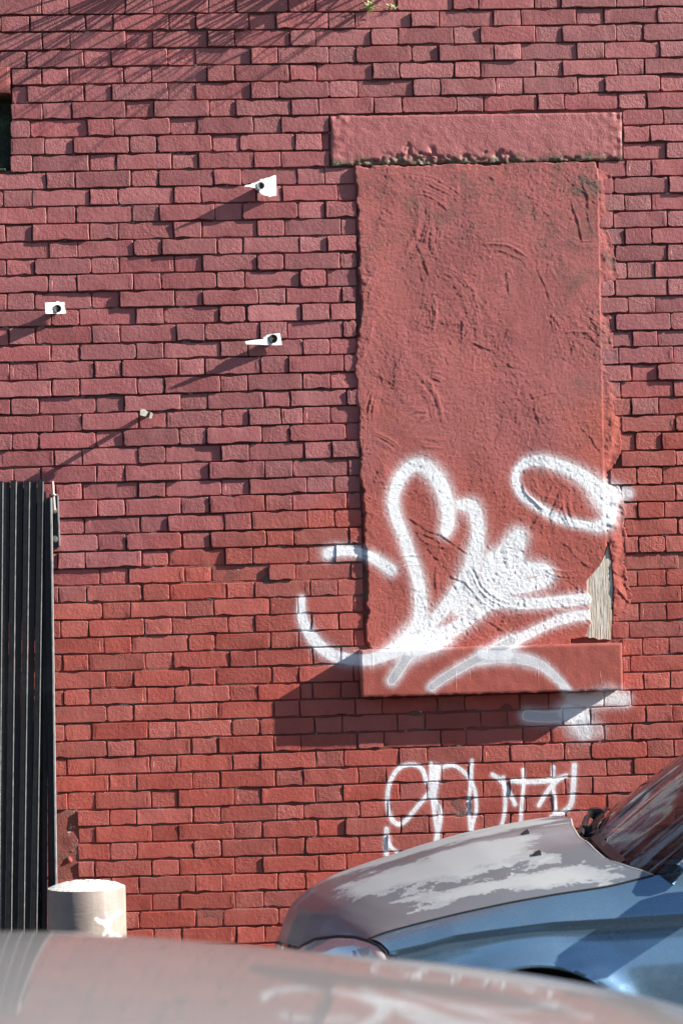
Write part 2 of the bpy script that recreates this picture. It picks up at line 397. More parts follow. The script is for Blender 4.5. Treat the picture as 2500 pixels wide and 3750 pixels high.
JT = """-58 183 303 552 676 919 1040 1273 1391 1634 1752 1997 2112 2357 2476 2718 2839 3080
4 129 378 499 744 865 1097 1219 1450 1567 1814 1937 2177 2298 2544 2666 2902 3020
-60 186 309 556 674 916 1035 1280 1392 1637 1758 2001 2120 2363 2481 2720 2839 3080
-5 119 370 490 740 863 1107 1225 1450 1571 1816 1937 2181 2300 2546 2667 2912 3030
52 184 303 546 669 915 1036 1278 1397 1644 1763 2003 2122 2364 2483 2724 2843 3085
50 120 370 493 741 862 1106 1228 1453 1579 1824 1944 2187 2307 2551 2670 2914 3035
47 187 315 556 680 924 1042 1285 1406 1650 1774 2014 2133 2374 2490 2730 2857 3100
45 134 385 503 750 870 1118 1241 1453|2747 2928 3045
45 197 323 570 693 937 1059 1303 1421 1455|2750 2869 3110
45 143 393 515 757 876 1121 1240 1456|2750 2940 3060
-50 203 331 579 700 942 1065 1311 1433 1575|2640 2763 2876 3120
-110 14 141 396 520 767 888 1130 1247 1489 1575|2650 2709 2952 3070
-40 205 335 582 704 947 1069 1314 1436 1575|2640 2757 2876 3120
-100 24 142 394 521 766 889 1135 1256 1505 1575|2640 2707 2945 3065
-30 216 342 590 715 957 1075 1321 1444 1575|2640 2758 2876 3120
-100 27 151 402 525 770 892 1136 1253 1500 1575|2640 2715 2946 3066
-30 212 339 590 711 956 1080 1322 1443 1575|2640 2768 2888 3130
-90 30 152 403 528 772 894 1139 1260 1508 1575|2640 2713 2948 3068
-20 225 350 599 723 966 1087 1333 1456 1575|2640 2773 2893 3135
-80 36 158 406 530 779 903 1148 1269 1513 1575|2640 2717 2960 3080
-20 224 351 600 723 973 1094 1337 1455 1575|2640 2792 2903 3145
-80 40 163 414 538 786 905 1151 1274 1518 1580|2640 2729 2974 3095
-20 228 353 605 727 973 1093 1335 1458 1585|2640 2790 2903 3145
-75 48 172 422 548 797 917 1164 1282 1530 1590|2640 2740 2974 3095
-15 236 362 611 735 980 1098 1241 1337 1458 1590|2700 2786 2907 3150
-70 52 171 422 545 791 912 1156 1279 1528 1590|2742 2982 3100
-10 240 362 610 730 976 1100 1344 1465 1590|2700 2805 2922 3165
-65 60 181 427 552 801 923 1169 1291 1538 1595|2742 2983 3105
-10 243 365 609 731 978 1101 1352 1473 1595|2690 2811 2925 3170
-60 65 190 431 552 800 923 1171 1290 1532 1595|2742 2982 3105
10 135 257 369 619 741 990 1111 1357 1477 1600|2750 2815 2933 3175
-60 60 185 432 555 805 927 1177 1296 1542 1600|2752 2994 3115
15 140 255 376 625 745 993 1115 1362 1481 1600|2757 2819 2937 3180
-60 70 195 441 567 815 935 1184 1305 1550 1605|2757 2997 3118
15 140 258 380 628 751 1000 1124 1369 1490 1605|2750 2814 2940 3185
-60 75 205 452 576 822 944 1190 1314 1560 1605|2757 3008 3125
20 145 267 391 637 760 1007 1127 1374 1496 1605|2700 2823 2943 3185
-50 80 210 459 581 830 950 1195 1317 1562 1610|2700 2778 3020 3140
25 150 275 393 641 765 1014 1134 1381 1504 1590|2745 2836 2955 3200
-45 90 215 466 589 836 954 1200 1319 1562 1590|2748 2783 3025 3145
30 155 281 399 648 771 1015 1139 1324 1382 1504 1590|2748 2842 2960 3205
-45 95 220 471 591 840 962 1209 1324 1567 1687 1930 2052 2296 2421 2667 2786 3030
35 160 286 405 654 776 1025 1144 1390 1511 1754 1876 2120 2240 2485 2606 2852 2970
-40 100 225 473 595 843 962 1208 1327 1575 1696 1945 2059 2307 2430 2669 2792 3035
40 165 296 418 663 780 1027 1149 1395 1517 1762 1886 2130 2249 2492 2610 2856 2975
-40 105 230 482 604 850 970 1217 1338 1582 1705 1949 2070 2316 2437 2677 2798 3040
45 170 299 421 667 788 1034 1154 1391 1514 1763 1884 2132 2250 2495 2615 2860 2980
-35 110 235|340 482 602 853 975 1222 1340 1588 1710 1953 2075 2321 2439 2680 2802 3045
50 175 245|345 422 671 788 1035 1155 1404 1525 1770 1892 2137 2253 2500 2620 2865 2985
-30 115 240|342 485 606 855 976 1222 1345 1587 1709 1955 2077 2323 2441 2682 2805 3048
55 180 245|340 420 670 792 1036 1160 1408 1528 1773 1895 2140 2256 2503 2623 2868 2988
-25 120 245 492 613 862 982 1227 1349 1590 1712 1958 2080 2326 2444 2685 2808 3050
58 183 308 430 673 795 1039 1163 1411 1531 1776 1898 2143 2259 2506 2626 2871 2991""".split('\n')
XK = (200, 650, 1400, 2847)
NR = len(YB)
def row_line(r):
    """world (x, z) control points of the bottom line of measured course r (r may lie beyond the measured ones)"""
    if 0 <= r < NR: ys = YB[r]; return [upxz(X / Z, Y / Z) for X, Y in zip(XK, ys)]
    if r < 0: base, k = row_line(0), r
    else: base, k = row_line(NR - 1), r - NR + 1
    return [(x, z - .0755 * k) for x, z in base]
def row_z(r, x):
    L = row_line(r); return float(np.interp(x, [p[0] for p in L], [p[1] for p in L]))
rr = random.Random(7)
XL, XR = -2.6, 3.6             # extent of the wall that is built
R_TOP, R_BOT = -9, NR - 1
while row_z(R_BOT, 0) > .02: R_BOT += 1
def hole(x, z):                # the bricked-round openings
    return False
bricks = []                    # (x0, x1, z0, z1, tilt, inview)
for r in range(R_TOP, R_BOT + 1):
    if 0 <= r < NR: segs = [[float(v) for v in s.split()] for s in JT[r].split('|')]; sh = 0
    else:
        src = JT[(r % 2) if r < 0 else (NR - 2 + (r - NR) % 2)]
        segs = [[float(v) for v in src.replace('|', ' ').split()]]; sh = 0
        segs[0] = [v + (-3.0 * abs(r) if r < 0 else 3 * (r - NR + 1)) for v in segs[0]]
    zmid = row_z(r, .3) + .037
    ypx = 0
    def xw(X):
        # image row of this course at X
        rq = min(max(r, 0), NR - 1); Y = np.interp(X, XK, YB[rq]) - 38 + (r - rq) * 76
        return uz(X, Y)[0]
    segw = [[xw(v) for v in s] for s in segs]
    # carry the bond on beyond the measured width
    a = segw[-1]; wide = (a[-1] - a[-2]) > .15; x = a[-1]
    while x < XR: wide = not wide; x += .2 if wide else .1; a.append(x)
    a = segw[0]
    if not (4 <= r <= 9):
        wide = (a[1] - a[0]) > .15; x = a[0]
        while x > XL: wide = not wide; x -= .2 if wide else .1; a.insert(0, x)
    else:
        # left of the small side window
        x = a[0] - .75; w2 = []; wide = r % 2 == 0
        while x > XL: w2.insert(0, x); wide = not wide; x -= .2 if wide else .1
        if len(w2) > 1: segw.insert(0, w2)
    for s in segw:
        for q in range(len(s) - 1):
            x0, x1 = s[q], s[q + 1]
            if x1 - x0 < .02: continue
            g = rr.uniform(.0042, .0068)
            if rr.random() < .12: g += rr.uniform(.003, .007)
            xm = (x0 + x1) / 2
            zb = row_z(r, xm); zt = row_z(r - 1, xm)
            tl = math.atan2(row_z(r, x1) - row_z(r, x0), x1 - x0)
            bricks.append([x0 + g * .5, x1 - g * .5, zb + .0015, zt - rr.uniform(.0050, .0080), tl, r])

# brick shapes: a pool of worn outlines shared between like bricks
def brick_mesh(name, w, seed):
    q = random.Random(seed); h = .066; d = .034
    nl = max(3, int(round(w / .028)))
    P = []
    rc = q.choice([.0015, .002, .003, .005, .008])
    def side(ax, ay, bx, by, n, nx, nz):
        for i in range(n + 1):
            f = i / n; j = q.gauss(0, .0009)
            if 0 < i < n and q.random() < .13: j = q.uniform(.0025, .0075) if n > 2 else q.uniform(.0008, .0022)
            e = rc if i in (0, n) else 0
            dx, dz = bx - ax, by - ay; L = math.hypot(dx, dz)
            f2 = f if 0 < i < n else (e / L if i == 0 else 1 - e / L)
            P.append((ax + dx * f2 - nx * max(-.0015, j), ay + dz * f2 - nz * max(-.0015, j)))
    side(-w/2, -h/2, w/2, -h/2, nl, 0, -1); side(w/2, -h/2, w/2, h/2, 2, 1, 0); side(w/2, h/2, -w/2, h/2, nl, 0, 1); side(-w/2, h/2, -w/2, -h/2, 2, -1, 0)
    n = len(P); V = []
    bev = q.uniform(.0011, .0019)
    a1 = q.uniform(-.0012, .0012); ph = q.uniform(0, 6); fr = q.uniform(20, 70)
    und = q.choice([0, 0, 0, 0, .0009]) if w > .15 else 0
    def ins(p, k):
        return (p[0] * (1 - k / (w / 2)), p[1] * (1 - k / (h / 2)))
    for p in P: V.append((p[0], d, p[1]))
    for p in P: V.append((p[0], bev, p[1]))
    for p in P: 
        s = ins(p, bev); V.append((s[0], q.gauss(0, .0003), s[1]))
    for p in P:
        s = ins(p, .011 + q.uniform(-.002, .002)); V.append((s[0], -.0002 + q.gauss(0, .00035) + und * math.sin(fr * 1.3 * s[0] + ph), s[1]))
    F = []
    for k in range(3):
        for i in range(n):
            j = (i + 1) % n; F.append((k * n + i, k * n + j, (k + 1) * n + j, (k + 1) * n + i))
    # cap: ladder between lower and upper rows
    b = 3 * n; lo = list(range(0, nl + 1)); up_ = list(range(nl + 3 + nl + 1 - 1, nl + 3 - 1, -1)) if False else None
    bot = [b + i for i in range(nl + 1)]; rgt = b + nl + 2; top = [b + nl + 4 + i for i in range(nl + 1)][::-1]; lft = b + 2 * nl + 6
    for i in range(nl): F.append((bot[i], bot[i + 1], top[i + 1], top[i]))
    sideR = [b + nl, b + nl + 1, b + nl + 2, b + nl + 3, b + nl + 4]; sideL = [b + 2 * nl + 4, b + 2 * nl + 5, b + 2 * nl + 6, b + 2 * nl + 7, b]
    F.append(tuple(sideR)); F.append(tuple(sideL))
    me = bpy.data.meshes.new(name); me.from_pydata(V, [], F); me.update()
    me.materials.append(M_BRICK_ROUGH if (w < .15 and seed % 4) or seed % 9 == 0 else M_BRICK); me.polygons.foreach_set('use_smooth', [True] * len(me.polygons)); me.set_sharp_from_angle(angle=math.radians(18))
    return me, V, F
WS, WH = .1935, .0945
pool_s = [brick_mesh('brick', WS, 100 + i) for i in range(30)]
pool_h = [brick_mesh('brick', WH, 200 + i) for i in range(24)]
pool_q = [brick_mesh('brick', .05, 300 + i) for i in range(6)]

wall_loc = (0.4, 0, 0)
wall = thing('brick_wall', 'red painted brick wall with a filled-in window and white graffiti', 'wall', wall_loc)
def child(o): return keep(o, wall, wall_loc)

# choose the 300 that show largest
xv0, xv1 = upxz(0, 1800)[0], upxz(2500, 1800)[0]
def vis(b):
    x0, x1, z0, z1 = b[:4]
    L = max(0, min(x1, xv1 - .0) - max(x0, xv0)); zt, zb = 4.05, upxz(1250, 3440)[1]
    hh = max(0, min(z1, zt) - max(z0, zb))
    gx = upxz(205, 2500)[0]
    if x1 < gx and z1 < upxz(100, 1770)[1]: return 0
    # hidden by the blue car
    if x0 > upxz(1150, 3250)[0] and z1 < upxz(1600, 3090)[1] - max(0, (upxz(1600, 3000)[0] - x0)) * .55: L *= .1
    return L * hh
order = sorted(range(len(bricks)), key=lambda i: -vis(bricks[i]))
single = set(order[:300])
JV = []; JF = []; JT_ = []; JM = []
low = np.random.default_rng(5).standard_normal((40, 40))
def lowf(x, z):
    u, v = (x + 3) * 2.2, z * 3.0; i, j = int(u), int(v); fu, fv = u - i, v - j
    g = lambda a, b: low[b % 40, a % 40]
    return (g(i, j) * (1 - fu) + g(i + 1, j) * fu) * (1 - fv) + (g(i, j + 1) * (1 - fu) + g(i + 1, j + 1) * fu) * fv
panL = upxz(1310, 1500)[0]
for i, b in enumerate(bricks):
    x0, x1, z0, z1, tl, r = b
    w = x1 - x0; h = z1 - z0
    if w > .14: me, V, F = rr.choice(pool_s); w0 = WS
    elif w > .072: me, V, F = rr.choice(pool_h); w0 = WH
    else: me, V, F = rr.choice(pool_q); w0 = .05
    cx, cz = (x0 + x1) / 2, (z0 + z1) / 2
    amp = .0085 if z1 > 2.05 else .0034
    oy = (rr.random() ** 1.3 - .45) * amp * 1.5 + .0012 * lowf(cx, cz)
    if w < .14 and rr.random() < .5: oy += .002
    fl = -1 if rr.random() < .5 else 1
    Mx = Matrix.Translation((cx, oy, cz)) @ Matrix.Rotation(-tl, 4, 'Y') @ Matrix.Rotation(rr.gauss(0, .011), 4, 'Z') @ Matrix.Rotation(rr.gauss(0, .018), 4, 'X') @ Matrix.Diagonal((w / w0, 1, h / .066, 1))
    if i in single:
        o = bpy.data.objects.new('brick', me); C.objects.link(o)
        o.parent = wall; o.matrix_parent_inverse = Matrix.Translation(-Vector(wall_loc)); o.matrix_basis = Mx
    else:
        A = np.array(V) @ np.array(Mx.to_3x3()).T + np.array(Mx.translation)
        n0 = len(JV); JV.extend(A.tolist()); JF.extend([tuple(k + n0 for k in f) for f in F]); JT_.extend([rr.random()] * len(V)); JM.extend([int(me.materials[0] == M_BRICK_ROUGH)] * len(F))
o = mesh('bricks', JV, JF, M_BRICK, None, True, 18); o.data.materials.append(M_BRICK_ROUGH); o.data.polygons.foreach_set('material_index', JM); o['kind'] = 'stuff'; child(o)
at = o.data.attributes.new('tint', 'FLOAT', 'POINT'); at.data.foreach_set('value', JT_)

# mortar bed, a lumpy sheet behind the brick faces, open at the side window
zt_wall = row_z(R_TOP - 1, 0) + .0
nx, nz = 310, 300
xs = np.linspace(XL, XR, nx); zs = np.linspace(-.05, zt_wall, nz)
rg = np.random.default_rng(3)
D = .0075 + .0075 * sstep(1.95, 2.25, np.broadcast_to(zs[:, None], (nz, nx))) + .0016 * vnoise(nx, nz, 150, 130, rg) - .004 * np.clip(vnoise(nx, nz, 40, 60, rg) - .7, 0, 1.2) + .0008 * vnoise(nx, nz, 290, 280, rg)
wx1 = uz(49, 580)[0]; wx0 = wx1 - .72; wzt = uz(20, 412)[2]; wzb = uz(20, 752)[2]
V = [(x, D[j, i], z) for j, z in enumerate(zs) for i, x in enumerate(xs)]
F = []
for j in range(nz - 1):
    for i in range(nx - 1):
        xm, zm = (xs[i] + xs[i + 1]) / 2, (zs[j] + zs[j + 1]) / 2
        if wx0 - .01 < xm < wx1 + .012 and wzb < zm < wzt + .07: continue
        F.append((j * nx + i, j * nx + i + 1, (j + 1) * nx + i + 1, (j + 1) * nx + i))
child(mesh('mortar', V, F, M_MORTAR, None, True))
child(MB().box(XL, wx0 - .02, .03, .35, 0, zt_wall - .01).box(wx1 + .02, XR, .03, .35, 0, zt_wall - .01).box(wx0 - .02, wx1 + .02, .03, .35, 0, wzb).box(wx0 - .02, wx1 + .02, .03, .35, wzt, zt_wall - .01).build('wall_core', simple('wall_core', (.12, .05, .04), .9)))
child(MB().box(XL, XR, -.03, .38, zt_wall - .008, zt_wall + .07, .006).build('coping', M_LINTEL))

# ---- rough slab helper: front face is a displaced grid, sides go back to y1
def slab(name, quad, yf, yb, mat, amp, cells, seed, res=.006, edge=.004, extra=None):
    (xa, za), (xb, zb), (xc, zc), (xd, zd) = quad       # TL TR BR BL
    w = xb - xa; h = za - zd
    nx, nz = max(4, int(w / res)), max(4, int(h / res)); rg = np.random.default_rng(seed)
    D = np.zeros((nz, nx))
    for k, c in enumerate(cells): D += amp / (k + 1) * vnoise(nx, nz, w / c, h / c, rg)
    uu, vv = np.meshgrid(np.linspace(0, 1, nx), np.linspace(0, 1, nz))
    X = (xa * (1 - uu) + xb * uu) * (1 - vv) + (xd * (1 - uu) + xc * uu) * vv
    Zc = (za * (1 - uu) + zb * uu) * (1 - vv) + (zd * (1 - uu) + zc * uu) * vv
    e = np.minimum(np.minimum(uu, 1 - uu) * w, np.minimum(vv, 1 - vv) * h)
    Y = yf + D + .003 * (1 - sstep(0, .006, e))
    if extra is not None: Y = Y + extra(X, Zc, rg)
    rim = (e < 1e-9); jig = .0012
    X = X + rim * vnoise(nx, nz, w / .02, h / .02, rg) * jig; Zc = Zc + rim * vnoise(nx, nz, w / .02, h / .02, rg) * jig
    V = np.stack([X, Y, Zc], -1).reshape(-1, 3).tolist()
    F = [(j * nx + i, (j + 1) * nx + i, (j + 1) * nx + i + 1, j * nx + i + 1) for j in range(nz - 1) for i in range(nx - 1)]
    ring = [i for i in range(nx)] + [j * nx + nx - 1 for j in range(1, nz)] + [(nz - 1) * nx + i for i in range(nx - 2, -1, -1)] + [j * nx for j in range(nz - 2, 0, -1)]
    n0 = len(V)
    for k in ring: V.append([V[k][0], yb, V[k][2]])
    m = len(ring)
    for k in range(m): F.append((ring[k], ring[(k + 1) % m], n0 + (k + 1) % m, n0 + k))
    return mesh(name, V, F, mat, None, True, 50)

# lintel over the filled window; its lower edge is spalled
def spall(X, Zq, rg):
    nz_, nx_ = X.shape
    zb = np.interp(X, [X.min(), X.max()], [Zq[-1, 0], Zq[-1, -1]])
    d = Zq - zb
    n = vnoise(nx_, nz_, 26, 5, rg) * .5 + vnoise(nx_, nz_, 80, 14, rg) * .5
    lf = vnoise(nx_, 1, 7, 2, rg)[0][None, :]; m = sstep(.1, .5, (1 - d / (.05 + .03 * lf)) + n * .5 - .22 + .35 * lf)
    ends = sstep(.16, 0, np.minimum(X - X.min(), X.max() - X))
    return m * (.006 + .0035 * vnoise(nx_, nz_, 60, 12, rg) + .0025 * vnoise(nx_, nz_, 160, 30, rg)) + ends * .0018 * vnoise(nx_, nz_, 60, 10, rg)
Q = lambda *p: [(uz(a, b)[0], uz(a, b)[2]) for a, b in p]
child(slab('lintel', Q((1459, 512), (2743, 495), (2746, 705), (1464, 731)), -.007, .05, M_LINTEL, .0007, (.09, .03, .012), 11, .0055, extra=spall))
zy = lambda px, py, y: upxz(px, py, y)
SY = -.088
sill = slab('window_sill', [zy(1319, 2381, SY), zy(2277, 2355, SY), zy(2281, 2527, SY), zy(1324, 2553, SY)], SY, .03, M_SILL, .0007, (.12, .03), 12, .006)
child(sill)

# ---- rendered panel that fills the window
lp = [(1301,606),(1301,640),(1303,690),(1300,760),(1306,850),(1308,930),(1312,1000),(1320,1090),(1324,1180),(1306,1260),(1300,1324),(1305,1430),(1309,1531),(1316,1640),(1324,1739),(1330,1800),(1333,1883),(1330,1960),(1337,2049),(1342,2130),(1345,2214),(1338,2300),(1337,2384)]
rp = [(2240,2376),(2243,2300),(2300,2245),(2318,2180),(2300,2140),(2278,2060),(2292,2000),(2286,1900),(2282,1820),(2236,1730),(2268,1650),(2284,1560),(2270,1450),(2262,1390),(2240,1330),(2247,1250),(2230,1160),(2218,1060),(2262,1005),(2256,940),(2222,830),(2240,790),(2238,640),(2190,615),(2180,592)]
poly = np.array([upxz(*p) for p in lp + rp])
res = .0036
x0p, x1p = poly[:, 0].min() - .03, poly[:, 0].max() + .02; z0p, z1p = poly[:, 1].min() - .01, poly[:, 1].max() + .0
nx, nz = int((x1p - x0p) / res), int((z1p - z0p) / res); rg = np.random.default_rng(21)
X, Zq = np.meshgrid(np.linspace(x0p, x1p, nx), np.linspace(z1p, z0p, nz))
def sdist(X, Y, P):
    d = np.full(X.shape, 9.0); ins = np.zeros(X.shape, bool); n = len(P)
    for i in range(n):
        a, b = P[i], P[(i + 1) % n]; ab = b - a
        t = np.clip(((X - a[0]) * ab[0] + (Y - a[1]) * ab[1]) / (ab @ ab + 1e-12), 0, 1)
        d = np.minimum(d, np.hypot(X - a[0] - t * ab[0], Y - a[1] - t * ab[1]))
        c = ((a[1] > Y) != (b[1] > Y)) & (X < (b[0] - a[0]) * (Y - a[1]) / (b[1] - a[1] + 1e-12) + a[0]); ins ^= c
    return np.where(ins, d, -d)
sd = sdist(X, Zq, poly)
pw, ph_ = x1p - x0p, z1p - z0p
N = lambda c, c2=None: vnoise(nx, nz, pw / c, ph_ / (c2 or c), rg)
edge_n = sd + .004 * N(.05) + .003 * N(.018) + .002 * N(.008)
xr_ridge = np.interp(Zq, sorted([upxz(2200, 1600)[1], upxz(2188, 600)[1]]), [upxz(2205, 1600)[0], upxz(2186, 600)[0]])
low_z = upxz(2200, 1950)[1]
smear = sstep(-.004, .004, X - xr_ridge)
th = .0100 * (1 - smear) + (.0105 * sstep(0, .055, sd) - .0035) * smear
h = th * (sstep(-.0005, .005, edge_n) * (1 - smear) + sstep(-.0005, .03, edge_n) * smear) - .02 * sstep(.0, -.004, edge_n)
rough_mod = .5 + .5 * np.clip(N(.22) * .5 + .5, 0, 1.5)
h += (.0026 * N(.30) + .0016 * N(.12, .16) + rough_mod * (.0002 * N(.03) + .00030 * N(.012) + .00040 * N(.0075)) + .00042 * N(.0073) * (.4 + .6 * (N(.18) > -.6)) + smear * sstep(0, .02, sd) * (.0009 * N(.012) + .0014 * N(.04, .02)))
ar = random.Random(14)
def arc(cx, cz, R, a0, a1, hgt, wid, step=True):
    dx, dz = X - cx, Zq - cz; rad = np.hypot(dx, dz) - R + .004 * wob
    an = np.mod(np.arctan2(dz, dx) - a0, 2 * math.pi); f = an / (a1 - a0)
    along = np.where((f > 0) & (f < 1), np.sin(np.clip(f, 0, 1) * math.pi) ** .6, 0)
    if step: return hgt * along * brk * (np.exp(-np.clip(rad, 0, None) / (wid * .25)) * (rad >= 0) + np.exp(np.clip(rad, None, 0) / (wid * 2.2)) * (rad < 0))
    return hgt * along * np.exp(-(rad / wid) ** 2)
wob = N(.05); brk = .75 + .35 * N(.035)
for k in range(46):
    cx_, cz_, R0, a0, da = ar.uniform(x0p, x1p), ar.uniform(z0p, z1p), ar.uniform(.08, .3), ar.uniform(0, 6.28), ar.uniform(.4, 1.2)
    for q_ in range(ar.randint(4, 8)): h += arc(cx_, cz_, R0 + q_ * ar.uniform(.007, .013), a0 + ar.uniform(-.1, .1), a0 + da, ar.uniform(.0007, .0017), ar.uniform(.003, .007), False)
for k in range(150):
    R = ar.uniform(.06, .38); a0 = ar.uniform(0, 6.28)
    h += arc(ar.uniform(x0p - .2, x1p + .2), ar.uniform(z0p, z1p), R, a0, a0 + ar.uniform(.3, 1.1), ar.choice([1, 1, -.8]) * ar.uniform(.0007, .0024), ar.uniform(.008, .030))
def groove(p, q, hgt, wid):
    global h
    a, b = np.array(upxz(*p)), np.array(upxz(*q)); ab = b - a
    t = ((X - a[0]) * ab[0] + (Zq - a[1]) * ab[1]) / (ab @ ab); nrm = np.array([-ab[1], ab[0]]) / np.hypot(*ab)
    d = (X - a[0]) * nrm[0] + (Zq - a[1]) * nrm[1] + .006 * wob
    along = np.where((t > 0) & (t < 1), np.sin(np.clip(t, 0, 1) * math.pi) ** .5, 0)
    h += hgt * .42 * along * (.75 + .5 * N(.02)) * (np.exp(-np.abs(d) / (wid * 1.3)) * np.tanh(d / .0022))
for p, q, a_, w_ in [((1480,1890),(1720,2030),.005,.006),((1500,1930),(1700,2060),.004,.006),((1560,2010),(1680,2140),.004,.006),((1420,1990),(1500,1900),.003,.008),((1590,1960),(1640,2080),-.003,.006),((1740,2150),(1830,2100),.003,.006),
                     ((1660,2120),(1740,2170),.005,.004),((1760,2260),(1900,2350),.004,.008),((1900,2290),(1860,2330),.004,.007),((1720,1255),(1800,1290),.006,.006),((1820,1320),(1900,1350),.004,.006),((1960,980),(2010,1100),.004,.006),
                     ((2010,1150),(2050,1210),.005,.005),((1850,980),(1860,1120),.003,.008),((2080,720),(2130,900),.005,.008),((2130,660),(2160,860),.005,.008),((2060,640),(2180,760),.003,.008),((1520,860),(1560,980),.004,.008),((1540,930),(1570,1010),.004,.006),
                     ((1930,1420),(1980,1560),.003,.008),((1380,1340),(1400,1420),.003,.006),((2120,1560),(2200,1650),.003,.008),((2240,2080),(2330,2160),.006,.010),((2250,2140),(2310,2230),.006,.008),((2030,1980),(2180,2100),.003,.012)]:
    groove(p, q, a_, w_)
# raised rim left where the old frame stood, and the hole that shows the timber
h += .0012 * np.exp(-((X - xr_ridge) / .0035) ** 2) * (Zq > upxz(2200, 1650)[1])
tri = [(2225,1990),(2213,2025),(2196,2070),(2172,2100),(2148,2128),(2150,2160),(2164,2190),(2160,2240),(2166,2275),(2150,2318),(2142,2336),(2090,2344),(2092,2356),(2246,2352),(2240,2250),(2242,2150),(2236,2060)]
trip = np.array([upxz(*p) for p in tri]); sdt = sdist(X, Zq, trip) + .0012 * N(.01)
h = h * (1 - sstep(-.002, .001, sdt)) - .03 * sstep(-.002, .001, sdt)
V = np.stack([X, -h + .001, Zq], -1).reshape(-1, 3)
kf = (h > -.012)
F = []
K4 = kf[:-1, :-1] | kf[1:, :-1] | kf[:-1, 1:] | kf[1:, 1:]
jj, ii = np.nonzero(K4)
F = np.stack([jj * nx + ii, (jj + 1) * nx + ii, (jj + 1) * nx + ii + 1, jj * nx + ii + 1], -1)
me = bpy.data.meshes.new('render_panel'); me.vertices.add(len(V)); me.vertices.foreach_set('co', V.ravel())
me.loops.add(F.size); me.loops.foreach_set('vertex_index', F.ravel()); me.polygons.add(len(F))
me.polygons.foreach_set('loop_start', np.arange(0, F.size, 4)); me.polygons.foreach_set('loop_total', np.full(len(F), 4))
me.update(calc_edges=True); me.validate(); me.polygons.foreach_set('use_smooth', np.ones(len(me.polygons), bool)); me.materials.append(M_RENDER)
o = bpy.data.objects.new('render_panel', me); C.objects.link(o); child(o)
# backing behind the panel so nothing shows through
child(MB().box(upxz(1318, 1500)[0], upxz(2225, 1500)[0], .012, .03, upxz(1700, 2368)[1], upxz(1700, 608)[1]).build('infill_backing', M_MORTAR))

# exposed timber
t = NT('weathered_timber')
g = t.noise(t.mapv(t.pos(), (220, 220, 9)), 1.0, 6, .7, .3); g2 = t.noise(t.mapv(t.pos(), (60, 60, 3)), 1.0, 4)
c = t.ramp(g, [(.32, (.05, .035, .025)), (.45, (.34, .29, .23)), (.56, (.60, .57, .51)), (.8, (.68, .67, .64))])
c = t.mix(t.mr(g2, .55, .7), c, (.36, .20, .07))
t.set(color=c, rough=.85, nrm=t.bump(g, .006)); M_TIMBER = t.m
tp = [(2226,1992),(2216,2025),(2197,2068),(2172,2098),(2144,2126),(2142,2330),(2160,2337),(2172,2334),(2190,2343),(2210,2340),(2236,2344),(2239,2250),(2242,2150),(2236,2060)]
child(MB().prism([upxz(*p) for p in tp], -.004, .008).build('exposed_timber', M_TIMBER))
# crater where bricks have broken away beside the gate
hx0, hz1 = uz(236, 3585)[0], uz(236, 3582)[2]; hx1, hz0 = uz(350, 3860)[0], uz(350, 3890)[2]
def crater(X, Zq, rg):
    a, b = X.shape
    u = (X - X.min()) / (X.max() - X.min()); v = (Zq - Zq.min()) / (Zq.max() - Zq.min())
    lim = .62 + .2 * vnoise(b, a, 2, 7, rg) * .5
    step2 = sstep(lim - .04, lim + .02, u - .25 * np.abs(v - .45) * 0)
    return .024 - .012 * step2 + .0035 * vnoise(b, a, 5, 14, rg) + .002 * vnoise(b, a, 14, 36, rg)
child(slab('broken_patch', [(hx0, hz1), (hx1, hz1), (hx1, hz0), (hx0, hz0)], -.002, .05, M_RENDER, .001, (.05, .02), 31, .004, extra=crater))

# side window at the left edge of the picture
M_DARKG = NT('mossy_board'); t = M_DARKG
t.set(color=t.ramp(t.noise(t.pos(), 18, 7, .7), [(.35, (.012, .012, .01)), (.55, (.02, .035, .018)), (.68, (.06, .10, .045)), (.8, (.05, .02, .015))]), rough=.8, nrm=t.bump(t.noise(t.pos(), 50), .01)); M_DARKG = t.m
child(slab('window_board', [(wx0, wzt + .02), (wx1 + .01, wzt + .02), (wx1 + .01, wzb), (wx0, wzb)], .12, .14, M_DARKG, .002, (.05,), 8, .02))
for q_ in ((wx0 - .01, wx0), (wx1 + .006, wx1 + .02)): child(MB().box(q_[0], q_[1], .012, .14, wzb, wzt).build('window_reveal', M_MORTAR))
zl1, zl0 = uz(20, 294)[2], uz(20, 408)[2]
child(slab('lintel', [(wx0 - .06, zl1), (uz(45, 350)[0], zl1), (uz(45, 350)[0], zl0), (wx0 - .06, zl0)], -.006, .1, M_SILL, .0008, (.06, .02), 15, .01))
child(MB().box(wx0, uz(24, 745)[0], .0, .11, uz(10, 752)[2], uz(10, 742)[2], .002).build('window_sill', M_DARKG))
